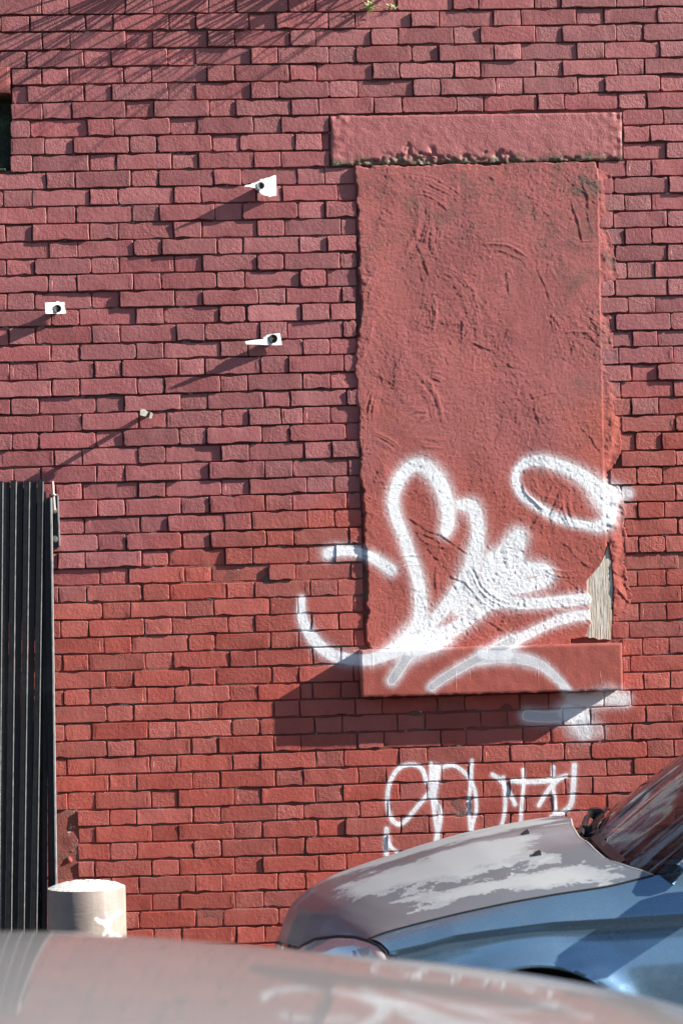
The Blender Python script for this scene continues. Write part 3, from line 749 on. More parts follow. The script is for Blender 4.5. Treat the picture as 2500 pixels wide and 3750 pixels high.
# ------------------------------------------------------------------ torn sign scraps on their bolts
t = NT('torn_white_board'); ln = t.noise(t.mapv(t.pos(), (14, 14, 260)), 1.0, 3)
t.set(color=t.mix(t.mr(t.noise(t.pos(), 45, 4, .7), .55, .72, 0, .6), t.mix(t.mr(ln, .5, .62), (.62, .62, .62), (.42, .43, .46)), (.33, .31, .29)), rough=.6, nrm=t.bump(ln, .002)); M_SCRAP = t.m
M_STEEL = simple('zinc_steel', (.35, .34, .32), .42, .85, nsc=80, amt=.3)
M_RUST = simple('rusty_bore', (.05, .03, .02), .8, nsc=200, amt=.5)
def scrap(label, pts, ox, oy_, sc, ctr, r_px, y_of, tube_y, inner):
    """pts in a zoomed crop (offset ox, oy_, scale sc); y_of maps image px -> stand-off depth"""
    P = []
    for a, b in pts:
        px, py = ox + a / sc, oy_ + b / sc; P.append(up(px, py, y_of(px) * .60))
    cpx, cpy = ox + ctr[0] / sc, oy_ + ctr[1] / sc
    yb = y_of(cpx) * .60; c = up(cpx, cpy, yb); base = (c[0], 0.0, c[2])
    root = thing('torn_sign_scrap', label, 'sign scrap', base, 'scraps of a torn-off sign on bolts')
    n = len(P); rad = r_px * K * (10.5 + yb) / 10.5
    V = [tuple(p) for p in P] + [(p[0], p[1] + .004, p[2]) for p in P]
    m = MB(); m.add(V, [tuple(range(n)), tuple(range(2 * n - 1, n - 1, -1))] + [(i, i + n, (i + 1) % n + n, (i + 1) % n) for i in range(n)])
    keep(m.build('sheet', M_SCRAP, None), root, base)
    # tube with a dark bore that carries the sheet
    m = MB(); seg = 20; V = []
    for (yy, rr_) in ((.02, rad * .8), (yb - .006, rad * .8), (yb - .006, rad), (yb - .012, rad), (yb - .012, rad * .84), (yb + .03, rad * .6)):
        for j in range(seg):
            a = 2 * math.pi * j / seg; V.append((c[0] + rr_ * math.cos(a), yy, c[2] + rr_ * math.sin(a)))
    F = [(k * seg + j, k * seg + (j + 1) % seg, (k + 1) * seg + (j + 1) % seg, (k + 1) * seg + j) for k in range(5) for j in range(seg)]
    m.add(V, F); keep(m.build('tube', inner[0], None, True, 40), root, base)
    m = MB(); V = [(c[0] + rad * .84 * math.cos(2 * math.pi * j / seg), yb - .002, c[2] + rad * .84 * math.sin(2 * math.pi * j / seg)) for j in range(seg)]
    m.add(V, [tuple(range(seg))]); keep(m.build('bore', M_RUST, None), root, base)
    m = MB(); m.tube([(c[0] - .002, yb - .008, c[2] + .001), (c[0] - .002, yb + .01, c[2] + .001)], rad * .26, 8); keep(m.build('bolt_end', inner[1], None, True, 40), root, base)
M_BRASS = simple('brass_end', (.45, .30, .12), .35, .9)
M_COPPER = simple('copper_end', (.40, .20, .12), .4, .8)
M_DSTEEL = simple('dark_steel', (.05, .045, .04), .45, .6)
lin = lambda xa, ya, xb, yb_: (lambda px: ya + (yb_ - ya) * (px - xa) / (xb - xa))
scrap('large torn white sign scrap, the uppermost, tapering to a point left of its dark bore', [(925,250),(940,240),(985,235),(1010,222),(1050,210),(1090,193),(1104,190),(1106,172),(1150,170),(1165,160),(1215,150),(1260,130),(1285,125),(1290,200),(1293,360),(1240,368),(1212,376),(1190,362),(1140,356),(1105,330),(1088,305),(1060,290),(1040,270),(985,262),(930,260)],
      600, 600, 3.136, (1113, 252), 14.5, lin(896, -.120, 1012, -.030), 0, (M_SCRAP, M_DSTEEL))
scrap('small torn white sign scrap with a thin tongue to the left and a brass-ended bore', [(978,208),(985,200),(1080,186),(1175,178),(1180,152),(1196,155),(1210,132),(1262,124),(1350,113),(1362,178),(1372,240),(1300,244),(1200,240),(1090,234),(995,233)],
      560, 1180, 2.904, (1278, 177), 16, lin(897, -.135, 1032, -.035), 0, (M_DSTEEL, M_BRASS))
scrap('small rectangular white sign scrap with a grey washer and copper bolt, furthest left', [(518,181),(600,178),(640,176),(655,165),(680,168),(688,178),(738,174),(742,205),(736,215),(748,255),(757,282),(756,304),(700,306),(660,312),(600,306),(560,308),(524,306),(520,250)],
      0, 1050, 3.136, (662, 252), 14.5, lin(165, -.120, 241, -.050), 0, (M_STEEL, M_COPPER))
# pale stub on a rod
c = up(520, 1512, -.115); base = (up(540, 1512, 0)[0], 0, up(540, 1512)[2])
st_ = thing('broken_stub', 'pale broken stub on a rod with a black band and dark stain beneath', 'stub', base)
e = [up(513, 1513, -.115), up(532, 1516, -.108), up(548, 1519, -.100), up(559, 1521, -.094)]
rb = up(548, 1512, 0.0)
m = MB(); m.tube([(rb[0], .02, rb[2]), (e[1][0] + .002, -.07, e[1][2] + .004), tuple(e[1])], [.011, .010, .009], 8); keep(m.build('rod', M_DSTEEL, None, True), st_, base)
def slabpx(name, pts, y0, dy, mat):
    m = MB(); P = [up(100 + a / 2.85, 1450 + b / 2.85, y0) for a, b in pts]; n = len(P)
    V = [tuple(p) for p in P] + [(p[0], p[1] + dy, p[2]) for p in P]
    m.add(V, [tuple(range(n)), tuple(range(2 * n - 1, n - 1, -1))] + [(i, i + n, (i + 1) % n + n, (i + 1) % n) for i in range(n)])
    keep(m.build(name, mat, None), st_, base)
slabpx('stub_end', [(1180,150),(1190,132),(1232,140),(1250,158),(1262,166),(1232,212),(1200,206),(1176,195)], -.115, .014, simple('pale_wood', (.62, .58, .48), .7, nsc=120, amt=.2))
slabpx('black_band', [(1255,165),(1285,172),(1270,225),(1228,212)], -.111, .012, M_DSTEEL)
slabpx('stub_edge', [(1285,170),(1306,175),(1309,195),(1292,236),(1263,226)], -.108, .010, simple('pale_wood_edge', (.58, .53, .42), .7, nsc=120, amt=.25))

# ------------------------------------------------------------------ folding security gate
M_GATE = simple('black_gate_paint', (.013, .013, .015), .45, .2, nsc=40, amt=.5, bump=.0008, bsc=120, coat=.3)
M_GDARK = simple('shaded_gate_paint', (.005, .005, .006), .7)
M_GEDGE = simple('gate_edge_highlight', (.27, .27, .27), .5, .1, nsc=30, amt=.3)  # light grey that paints sunlit edges onto the black steel
gy = -.10
gbase = (up(100, 2500, gy)[0], gy, 0)
gate = thing('security_gate', 'black folding steel security gate stacked against the red wall', 'gate', gbase)
def gk(o): return keep(o, gate, gbase)
zt_g = 0
def channel(pxt, pxb, wpx, ytop, y0, depth, edge=False):
    """one upright: a C-section; px positions of the right edge at image rows 1765 and 3400"""
    a = up(pxt, ytop, y0); b_ = up(pxb, 3400, y0)
    sl_ = (b_[0] - a[0]) / (b_[2] - a[2]); zb = .06
    xr = lambda z: a[0] + sl_ * (z - a[2])
    w = wpx * K * (10.5 + y0) / 10.5; th = .0035
    m = MB()
    sec = [(0, 0), (-w, 0), (-w, depth), (-w + th, depth), (-w + th, th), (-th, th), (-th, depth), (0, depth)]
    V = []
    for z in (zb, a[2]):
        for dx, dy in sec: V.append((xr(z) + dx, y0 + dy, z))
    n = len(sec)
    m.add(V, [(i, (i + 1) % n, (i + 1) % n + n, i + n) for i in range(n)] + [(0, 1, 4, 5), (1, 2, 3, 4), (5, 6, 7, 0), (n + 5, n + 4, n + 1, n), (n + 4, n + 3, n + 2, n + 1), (n, n + 7, n + 6, n + 5)])
    return m
rg_ = random.Random(2)
for i in range(15):
    pt = 157 - 24.4 * i; pb = 133 - 22.5 * i
    jt = rg_.uniform(-1, 1)
    pb += rg_.uniform(-2, 2); yq = gy + rg_.uniform(-.006, .006); yt = 1760 + rg_.uniform(-2, 2) + (3 if i > 4 else 0)
    pk = gk(channel(pt + jt, pb, 20.5, yt, yq, .028).build('picket', M_GATE))
    e = channel(pt + jt + .2, pb + .2, 1.5, yt + (rg_.uniform(250, 900) if i % 2 else 5), yq - .0012, .006).build('edge_highlight', M_GEDGE); keep(e, gate, gbase)  # added pale strip: sun highlight painted along the picket's right front edge
for i in range(14):
    pt = 146 - 24.4 * i; pb = 150 - 22.5 * i
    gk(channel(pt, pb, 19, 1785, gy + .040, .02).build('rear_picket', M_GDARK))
# lattice bars between the uprights
m = MB()
for zc in (.5, 1.15, 1.85):
    for i in range(13):
        x1 = up(150 - 24 * i, 2500, gy)[0]; m.tube([(x1, gy + .033, zc), (x1 - .028, gy + .033, zc + .19)], .006, 6)
gk(m.build('lattice', M_GATE))
gk(channel(176, 172, 17, 1826, gy + .02, .02).build('rear_picket', M_GATE)); gk(channel(186, 192, 15, 1830, gy + .035, .02).build('rear_picket', M_GATE)); gk(channel(168, 158, 17, 1800, gy + .045, .02).build('rear_picket', M_GATE))
# hinged end post; pale grey flange colour paints the light along its edge
a0, a1 = up(188, 1822, gy - .01), up(207, 3240, gy - .01); s_ = (a1[0] - a0[0]) / (a1[2] - a0[2])
def post(w0, w1, y0, y1, name, mat):
    V = []
    for z in (.05, a0[2]):
        x = a0[0] + s_ * (z - a0[2]); V += [(x + w0, y0, z), (x + w1, y0, z), (x + w1, y1, z), (x + w0, y1, z)]
    m = MB(); m.add(V, [(0, 1, 5, 4), (1, 2, 6, 5), (2, 3, 7, 6), (3, 0, 4, 7), (4, 5, 6, 7), (3, 2, 1, 0)]); gk(m.build(name, mat))
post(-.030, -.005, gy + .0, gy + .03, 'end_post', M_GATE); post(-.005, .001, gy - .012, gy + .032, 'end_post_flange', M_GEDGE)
# wall plate, bolts, ring and hinge pin
y_ = -.016
q = [up(px, py, y_) for px, py in ((190, 1822), (211, 1816), (218, 2000), (214, 2006), (192, 2008))]
m = MB(); n = 5; m.add([tuple(p) for p in q] + [(p[0], -.006, p[2]) for p in q], [tuple(range(n)), tuple(range(2 * n - 1, n - 1, -1))] + [(i, i + n, (i + 1) % n + n, (i + 1) % n) for i in range(n)])
gk(m.build('wall_plate', simple('grey_plate', (.045, .048, .050), .45, .6, nsc=40, amt=.4)))
x1 = q[1][0]; m = MB(); V = [(q[1][0] - .002, -.022, q[1][2]), (q[1][0] + .003, -.022, q[1][2]), (q[2][0] + .003, -.022, q[2][2]), (q[2][0] - .002, -.022, q[2][2])]
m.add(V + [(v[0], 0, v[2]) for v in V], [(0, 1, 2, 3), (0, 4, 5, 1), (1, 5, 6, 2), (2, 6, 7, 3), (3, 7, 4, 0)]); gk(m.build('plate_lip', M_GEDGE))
for px, py in ((198, 1868), (201, 1974)):
    p = up(px, py, -.02); m = MB(); m.tube([(p[0], -.018, p[2]), (p[0], -.023, p[2])], .0145, 14); w_ = gk(m.build('washer', M_STEEL, None, True))
    m = MB(); m.tube([(p[0], -.023, p[2]), (p[0], -.036, p[2])], .0095, 6); gk(m.build('bolt_head', M_STEEL))
pt, pb = up(191.5, 1762, -.05), up(199, 1868, -.05)
m = MB(); m.tube([tuple(pb), tuple(pt)], .0065, 12); gk(m.build('hinge_pin', simple('painted_pin', (.50, .36, .34), .5, .3, nsc=60, amt=.3), None, True))
p = up(194, 1812, -.05); m = MB(); m.tube([(p[0], p[1], p[2] - .003), (p[0], p[1], p[2] + .003)], .0165, 16).box(p[0] - .002, p[0] + .018, -.05, 0, p[2] - .003, p[2] + .003); gk(m.build('pin_eye', M_STEEL, None, True))

# ------------------------------------------------------------------ bollard
by = -.48
pl, pr = up(173, 3262, by), up(460, 3262, by); bc = ((pl[0] + pr[0]) / 2, by); br = (pr[0] - pl[0]) / 2
ztop = up(316, 3250, by)[2]
bb = (bc[0], by, 0)
bol = thing('bollard', 'fat beige concrete-filled bollard with white doodle and rough pale top', 'bollard', bb)
t = NT('bollard_paint')
bx0, bz1 = upxz(330, 3290, by - br); bx1, bz0 = upxz(470, 3480, by - br)
T = []
def s7(l, r): T.append(([upxz(a / 3.015, 2800 + b / 3.015, by - br * .9) for a, b in l], [r * K / 3.015] * 2, 1.0, .25, 0))
s7([(1065,1705),(1100,1735),(1150,1748),(1240,1700),(1320,1655)], 17); s7([(1170,1640),(1185,1700)], 9)
s7([(1100,1735),(1150,1755),(1190,1820),(1222,1870),(1245,1900)], 17); s7([(1220,1740),(1190,1820),(1150,1880),(1130,1930)], 14); s7([(1200,1925),(1250,1895),(1320,1925)], 15)
A2, G2 = raster(T, bx0, bz0, bx1 - bx0, bz1 - bz0, .0008)
IM2 = to_image('bollard_mask', A2, G2)
x, y, z = t.sep(t.pos()); cb = t.n('CombineXYZ')
t.L(t.math('DIVIDE', t.math('SUBTRACT', x, bx0), bx1 - bx0), cb.inputs[0]); t.L(t.math('DIVIDE', t.math('SUBTRACT', z, bz0), bz1 - bz0), cb.inputs[1])
im = t.n('TexImage', image=IM2, extension='CLIP'); t.L(cb.outputs[0], im.inputs[0])
n1 = t.noise(t.pos(), 9, 6, .65)
c = t.ramp(n1, [(.3, (.20, .160, .135)), (.5, (.245, .197, .17)), (.72, (.285, .235, .205))])
c = t.mix(t.math('MULTIPLY', t.mr(t.noise(t.mapv(t.pos(), (40, 40, 4)), 1, 4), .5, .75), .35), c, (.40, .36, .32))
m_ = t.math('MULTIPLY', t.sep(im.outputs[0])[0], t.math('LESS_THAN', y, by - br * .2))
c = t.mix(m_, c, (.82, .80, .76))
rip = t.noise(t.mapv(t.pos(), (25, 25, 110), (0, .35, 0)), 1, 3)
t.set(color=c, rough=.62, nrm=t.bump(t.math('ADD', rip, t.math('MULTIPLY', n1, .6)), .0010)); M_BOL = t.m
m = MB(); seg = 72; V = []; F = []; rings = [(0, 1), (ztop * .3, 1), (ztop * .6, 1), (ztop - .004, 1), (ztop, .988)]
for zz, k in rings:
    for j in range(seg):
        a = 2 * math.pi * j / seg; V.append((bc[0] + br * k * math.cos(a), bc[1] + br * k * math.sin(a), zz))
for k in range(len(rings) - 1):
    for j in range(seg): F.append((k * seg + j, k * seg + (j + 1) % seg, (k + 1) * seg + (j + 1) % seg, (k + 1) * seg + j))
m.add(V, F); keep(m.build('post', M_BOL, None, True, 40), bol, bb)
t = NT('rough_concrete_top'); n1 = t.noise(t.pos(), 70, 6, .75)
t.set(color=t.ramp(n1, [(.3, (.30, .28, .25)), (.48, (.66, .64, .60)), (.6, (.78, .77, .74))]), rough=.9, nrm=t.bump(n1, .012))
rg = np.random.default_rng(9); V = []; F = []; nr = 14
for k in range(nr + 1):
    rq = br * .985 * k / nr
    for j in range(seg):
        a = 2 * math.pi * j / seg; V.append((bc[0] + rq * math.cos(a), bc[1] + rq * math.sin(a), ztop + .026 * (1 - (k / nr) ** 2.4) + (rg.normal(0, .0016) if 0 < k < nr else 0)))
for k in range(nr):
    for j in range(seg): F.append((k * seg + j, k * seg + (j + 1) % seg, (k + 1) * seg + (j + 1) % seg, (k + 1) * seg + j))
m = MB(); m.add(V, F); keep(m.build('concrete_cap', t.m, None, True), bol, bb)

# ------------------------------------------------------------------ weeds in the joints at the top
M_STRAW = simple('dry_stem', (.55, .47, .30), .7, nsc=30, amt=.3)
M_LEAF = simple('pale_leaf', (.28, .36, .12), .6, nsc=60, amt=.4)
def weed(label, base, n, length, seed, leaf=0, droop=.5, spread=.5, rad=.0016, outw=1.0):
    q = random.Random(seed); base = tuple(base)
    root = thing('weed', label, 'weed', base, 'weeds rooted in the wall joints')
    m = MB()
    for k in range(n):
        L = length * q.uniform(.5, 1.0); a = q.uniform(-1, 1) * spread; upn = q.uniform(-.1, .55)
        d = np.array([math.sin(a), -math.cos(a) * outw, upn]); d /= np.linalg.norm(d)
        p = np.array(base) + [q.uniform(-.012, .012), .01, 0]; pts = [p.copy()]
        for s_ in range(6):
            p = p + d * L / 6; d = d + np.array([q.gauss(0, .05), 0, -droop * .12]); d /= np.linalg.norm(d); pts.append(p.copy())
        m.tube(pts, list(np.linspace(rad, rad * .35, 7)), 4)
        if q.random() < .6:
            for s_ in (3, 4, 5):
                e = pts[s_] + np.array([q.gauss(0, .012), q.gauss(0, .012), q.uniform(.0, .02)]); m.tube([pts[s_], e], [rad * .5, rad * .2], 3)
    keep(m.build('stems', M_STRAW, None, True), root, base)
    if leaf:
        m = MB()
        for k in range(leaf):
            p = np.array(base) + [q.gauss(0, .010), -q.uniform(.0, .03), q.uniform(-.008, .03)]
            d = np.array([q.gauss(0, 1), -abs(q.gauss(0, .6)), q.gauss(.4, .8)]); d /= np.linalg.norm(d); L = q.uniform(.012, .028)
            s_ = np.cross(d, [0, 1, .2]); s_ /= np.linalg.norm(s_); w = L * .16
            nn = np.cross(s_, d) * L * .15
            m.add([p, p + d * L * .5 + s_ * w + nn, p + d * L + nn * .2, p + d * L * .5 - s_ * w + nn, p + d * L * .5 - nn * .1], [(0, 1, 4), (1, 2, 4), (2, 3, 4), (3, 0, 4)])
        keep(m.build('leaves', M_LEAF, None), root, base)
weed('pale tuft of weed in the top joint above the filled window, the leafier one', up(1355, 34, .004), 5, .05, 3, 26, .3, 1.3)
weed('sparse wiry weed just right of the leafy tuft in the top joint', up(1434, 34, .004), 6, .04, 4, 5, .3, 1.3)
zj = [row_z(r, .5) for r in range(-8, 0)]
for k, (px, rj, n, L, lab) in enumerate([(1330, -2, 9, .26, 'dry wiry weed sprouting just above the leafy tuft'), (1120, -2, 8, .30, 'long straggling weed high above the uppermost sign scrap'), (1640, -3, 7, .34, 'dry grass tuft high above the lintel'), (860, -2, 9, .32, 'dense dry grass tuft above the middle of the brickwork'), (560, -2, 9, .30, 'dry grass tuft above the left of the brickwork'), (1300, -4, 8, .45, 'tall dry weed in a joint near the wall top'), (980, -5, 9, .50, 'spreading dry weed under the coping')]):
    b = up(px, 20, 0.0); weed(lab, (b[0], .006, row_z(rj, b[0]) + .004), n + 2, L * 1.15, 40 + k, 0, .30, 1.1, .0058)
# ------------------------------------------------------------------ ground and the far side of the street
def proj(p):
    d = np.array(p) - CAM; w = d @ _f
    return W0 / 2 + FPX * (d @ RV) / w, H0 / 2 - FPX * (d @ UV) / w
M_ASPH = simple('asphalt', (.050, .050, .052), .9, nsc=3, amt=.3, bump=.01, bsc=120)
M_PAVE = simple('concrete_paving', (.30, .29, .27), .85, nsc=6, amt=.2, bump=.004, bsc=150)
struct(MB().box(-400, 400, -400, 400, -.6, -.145).build('ground', M_ASPH))
struct(MB().box(-60, 60, -16.0, -.95, -.146, -.141).build('road', M_ASPH))
m = MB()
struct(MB().box(-60, 60, -.80, .2, -.15, 0).build('pavement', M_PAVE)); struct(MB().box(-60, 60, -.95, -.802, -.15, -.004, .015).build('kerb', M_PAVE))
struct(MB().box(-60, 60, -20, -16.1, -.15, 0).build('pavement', M_PAVE))
bd = thing('shop_building', 'long two storey rendered building across the street behind the viewer', 'building', (0, -20, 0))
M_BLD = simple('dull_render', (.20, .17, .13), .85, nsc=2, amt=.3); M_WIN = simple('dark_pane', (.02, .025, .03), .1)
keep(MB().box(-40, 40, -28, -20, 0, 4.6).build('wall', M_BLD), bd, (0, -20, 0)); keep(MB().box(-40.3, 40.3, -28.3, -19.7, 4.601, 4.9).build('roof', M_BLD), bd, (0, -20, 0))
wm = MB().box(-.8, .8, 0, .06, 0, 1.3).build('window', M_WIN); wm.parent = bd; wm.location = (-37, .0, 1.0)
for k in range(1, 30):
    o = wm.copy(); C.objects.link(o); o.location = (-37 + (k % 15) * 5.2, 0, 1.0 if k < 15 else 2.9)

# ------------------------------------------------------------------ grey-blue parked car, nose to the left
YN, YF = -2.50, -1.10; YC = (YN + YF) / 2
carb = (up(1700, 3400, YC)[0], YC, -.14)
car = thing('parked_car', 'grey blue hatchback parked by the wall, its bonnet lacquer peeling in pale patches', 'car', carb)
def ck(o, p=None):
    if p is None: return keep(o, car, carb)
    o.parent = p; return o
def curve(pts, y): return [up(px, py, y) for px, py in pts]
near = curve([(1352,3436),(1410,3413),(1533,3380),(1696,3340),(1869,3303),(2043,3272),(2227,3245),(2390,3204)], YN)
crown = curve([(1003,3440),(1008,3385),(1028,3321),(1068,3281),(1119,3245),(1196,3206),(1308,3168),(1431,3130),(1553,3092),(1716,3048),(1880,3015),(2002,2995),(2092,2984)], YC + .16)
def norm_profile(c):
    x = np.array([p[0] for p in c]); z = np.array([p[2] for p in c]); s_ = (x - x[0]) / (x[-1] - x[0]); return s_, z, x[0], x[-1]
ns, nzv, nx0, nx1 = norm_profile(near); cs, czv, cx0, cx1 = norm_profile(crown)
from bisect import bisect_left
def smooth_interp(s_, xs_, ys_):
    return float(np.interp(s_, xs_, ys_))
def zsec(s_, v):
    k = abs(2 * v - 1) ** 2.3; s2 = s_
    return smooth_interp(s2, cs, czv) * (1 - k) + smooth_interp(s2, ns, nzv) * k
rear_line = [(2089,2990),(2089,3000),(2094,3025),(2119,3066),(2165,3107),(2227,3146),(2298,3173),(2390,3201)]
rpy = [p[1] for p in rear_line]; rpx = [p[0] for p in rear_line]
def xr_of(v):
    if v > .5: v = 1 - v
    y = YN + (YF - YN) * v; z = zsec(1.0, v); lo_, hi_ = 0.0, 2.5
    for _ in range(40):
        m_ = (lo_ + hi_) / 2; px, py = proj((m_, y, z))
        if px > np.interp(py, rpy, rpx): hi_ = m_
        else: lo_ = m_
    return m_
front_px = [(0, 1352, 3438), (.05, 1300, 3434), (.12, 1225, 3430), (.20, 1150, 3442), (.28, 1095, 3470), (.40, 1040, 3455), (.5, 1012, 3445)]
fv = [q[0] for q in front_px]; fx = [up(q[1], q[2], YN + (YF - YN) * q[0])[0] for q in front_px]; fz = [up(q[1], q[2], YN + (YF - YN) * q[0])[2] for q in front_px]
def xf_of(v): return float(np.interp(min(v, 1 - v), fv, fx))
NS, NV = 90, 60
G = np.zeros((NS + 1, NV + 1, 3)); 
for j in range(NV + 1):
    v = j / NV; a, b_ = xf_of(v), xr_of(v)
    zf = float(np.interp(min(v, 1 - v), fv, fz))
    for i in range(NS + 1):
        s_ = i / NS; sq = s_ ** 1.25
        z = zsec(sq, v)
        # pressed creases running down the bonnet
        vm = min(v, 1 - v)
        z += .007 * math.exp(-((vm - (.17 + .05 * (1 - s_))) / .035) ** 2) * min(1, s_ * 3) - .006 * math.exp(-((vm - (.10 + .05 * (1 - s_))) / .028) ** 2) * min(1, s_ * 3)
        w_ = max(0, 1 - s_ / .10) ** 1.5
        z = z * (1 - w_) + (zf if abs(v - .5) < .38 else z) * w_ if s_ < .10 else z
        G[i, j] = (a + (b_ - a) * sq, YN + (YF - YN) * v, z)
# light smoothing so the measured points do not facet
for _ in range(6):
    H = G.copy(); G[1:-1, 1:-1, 2] = (H[:-2, 1:-1, 2] + H[2:, 1:-1, 2] + H[1:-1, :-2, 2] + H[1:-1, 2:, 2] + 4 * H[1:-1, 1:-1, 2]) / 8
    G[1:-1, 0, 2] = (H[:-2, 0, 2] + 2 * H[1:-1, 0, 2] + H[2:, 0, 2]) / 4; G[1:-1, -1, 2] = (H[:-2, -1, 2] + 2 * H[1:-1, -1, 2] + H[2:, -1, 2]) / 4
def grid_mesh(name, G, mat, uv=True, thick=0.0):
    a, b = G.shape[:2]; V = G.reshape(-1, 3).tolist()
    F = [(i * b + j, (i + 1) * b + j, (i + 1) * b + j + 1, i * b + j + 1) for i in range(a - 1) for j in range(b - 1)]
    o = mesh(name, V, F, mat, None, True)
    if uv:
        l = o.data.uv_layers.new(name='UVMap'); U = np.zeros((len(F) * 4, 2))
        k = 0
        for f in F:
            for vi in f: U[k] = ((vi // b) / (a - 1), (vi % b) / (b - 1)); k += 1
        l.data.foreach_set('uv', U.ravel())
    if thick:
        md = o.modifiers.new('thickness', 'SOLIDIFY'); md.thickness = thick; md.offset = 1 if thick < 0 else -1
        md.offset = 0
    return o
# peeling lacquer: matt pale patches in bands, ringed by a white torn edge
rg = np.random.default_rng(77); NU = 900; NW = 500
U_, V_ = np.meshgrid(np.linspace(0, 1, NU), np.linspace(0, 1, NW))
n1 = vnoise(NU, NW, 8, 22, rg) * .6 + vnoise(NU, NW, 18, 60, rg) * .4 + vnoise(NU, NW, 50, 150, rg) * .28 + vnoise(NU, NW, 140, 330, rg) * .2
def band(v0, v1, s0, s1, k=.03): return np.minimum(np.minimum((V_ - (v0 + .07 * (1 - U_))) / k, ((v1 + .06 * (1 - U_)) - V_) / k), np.minimum((U_ - s0) / .07, (s1 - U_) / .05))
f = np.maximum.reduce([band(.008, .085, .33, .96, .02), band(.12, .33, .24, .87, .04), band(.42, .78, .20, .97, .05)])
f = np.clip(f, -2, 1.4) + n1 * .80 + .02
A3 = sstep(-.14, .16, f) * (.72 + .28 * sstep(.1, .9, f + .3 * vnoise(NU, NW, 10, 16, rg))); E3 = np.exp(-(f / .12) ** 2)
IM3 = to_image('lacquer_mask', A3, E3)
def car_paint(name, peel=False):
    t = NT(name); p = t.pos()
    base = (.18, .31, .44)
    fl = t.noise(p, 900, 2)
    c = t.mix(t.mr(fl, .4, .6), tuple(q * .85 for q in base), tuple(q * 1.15 for q in base))
    dust = t.mr(t.noise(p, 14, 6, .7), .5, .78)
    c = t.mix(t.math('MULTIPLY', dust, .18), c, (.30, .28, .25))
    if not peel:
        t.set(color=c, rough=t.mr(dust, 0, 1, .26, .40), metal=.72, coat=1.0, coatr=.03); return t.m
    im = t.n('TexImage', image=IM3); uvn = t.n('UVMap'); t.L(uvn.outputs[0], im.inputs[0]); r = t.sep(im.outputs[0])
    c = t.mix(r[0], t.mix(.78, c, (.25, .24, .235)), (.37, .385, .39))
    c = t.mix(t.math('MULTIPLY', t.math('MULTIPLY', r[1], r[0]), .8), c, (.62, .64, .66))
    t.set(color=c, rough=t.mr(r[0], 0, 1, .34, .50), metal=t.mr(r[0], 0, 1, .5, .15), coat=t.mr(r[0], 0, 1, .45, 0.0), coatr=.12)
    t.set(nrm=t.bump(t.math('SUBTRACT', t.math('MULTIPLY', t.noise(p, 260, 3), .12), r[0]), .0007)); return t.m
M_PAINT = car_paint('grey_blue_metallic'); M_BONNET = car_paint('peeling_bonnet_paint', True)
M_PLASTIC = simple('black_plastic', (.012, .012, .013), .45, nsc=30, amt=.3); M_RUBBER = simple('tyre_rubber', (.015, .015, .015), .85)
M_CHROME = simple('lamp_reflector', (.7, .7, .7), .08, 1.0)
bon = ck(grid_mesh('bonnet', G, M_BONNET))
# the rear lip of the bonnet catches the light
lip = [tuple(G[-1, j] + [0.001, 0, -.002]) for j in range(NV + 1)]
ck(MB().tube(lip, .0035, 6).build('bonnet_lip', simple('bare_edge', (.55, .54, .50), .35, .3), None, True))
# washer jets
for px, py in ((1924, 3046), (1968, 3122)):
    # stand on the bonnet surface nearest to that sight line
    best = None
    for i in range(NS + 1):
        for j in range(NV // 2 + 12):
            q = proj(G[i, j]); dd = (q[0] - px) ** 2 + (q[1] - py - 8) ** 2
            if best is None or dd < best[0]: best = (dd, G[i, j])
    g = best[1]; m = MB(); V = [(g[0] - .020, g[1] - .009, g[2] - .002), (g[0] + .010, g[1] - .009, g[2] - .002), (g[0] + .010, g[1] + .009, g[2]), (g[0] - .020, g[1] + .009, g[2]), (g[0] + .004, g[1] - .005, g[2] + .016), (g[0] + .010, g[1] - .005, g[2] + .008), (g[0] + .010, g[1] + .005, g[2] + .009), (g[0] + .004, g[1] + .005, g[2] + .017)]
    m.add(V, [(0, 1, 2, 3), (0, 4, 5, 1), (1, 5, 6, 2), (2, 6, 7, 3), (3, 7, 4, 0), (4, 7, 6, 5)]); ck(m.build('washer_jet', M_PLASTIC))

# flank: rows of curves from the shut line down to the sill
YS = -2.605
A_px = [(1350,3444),(1410,3421),(1533,3388),(1696,3348),(1869,3311),(2043,3280),(2227,3253),(2390,3213),(2500,3193)]
B_px = [(1425,3485),(1563,3454),(1665,3425),(1818,3403),(2022,3377),(2278,3362),(2500,3347)]
def line_of(pts, y): 
    c = curve(pts, y); return np.array([p[0] for p in c]), np.array([p[2] for p in c])
ax, az = line_of(A_px, YN - .004); bx, bz = line_of(B_px, YS)
kk = ax > G[-1, 0, 0] + .01; ax = np.concatenate([G[::3, 0, 0], ax[kk]]); az = np.concatenate([G[::3, 0, 2] - .004, az[kk]])
XEND = ax[-1] + 2.55
ax = np.append(ax, [ax[-1] + .5, XEND]); az = np.append(az, [az[-1] + .045, az[-1] + .055]); bx = np.append(bx, [XEND]); bz = np.append(bz, [bz[-1] + .02])
arc_top = up(1962, 3540, YS - .03); AR = .345; AC = (arc_top[0], arc_top[2] - AR)
xs0 = [ax[0], bx[0]]
rows = []
NX = 220
def xrow(x0): 
    k = np.linspace(0, 1, NX) ; return x0 + (XEND - x0) * k ** 1.15
def blend(t_):
    # t_ 0..1 between the shut line and the crease
    x0 = ax[0] * (1 - t_) + bx[0] * t_; X_ = xrow(x0)
    za, zb_ = np.interp(X_, ax, az), np.interp(X_, bx, bz)
    bulge = math.sin(t_ * math.pi) * .006
    return np.stack([X_, np.full(NX, YN - .004 + (YS - YN + .004) * t_), za * (1 - t_) + zb_ * t_ + bulge], -1)
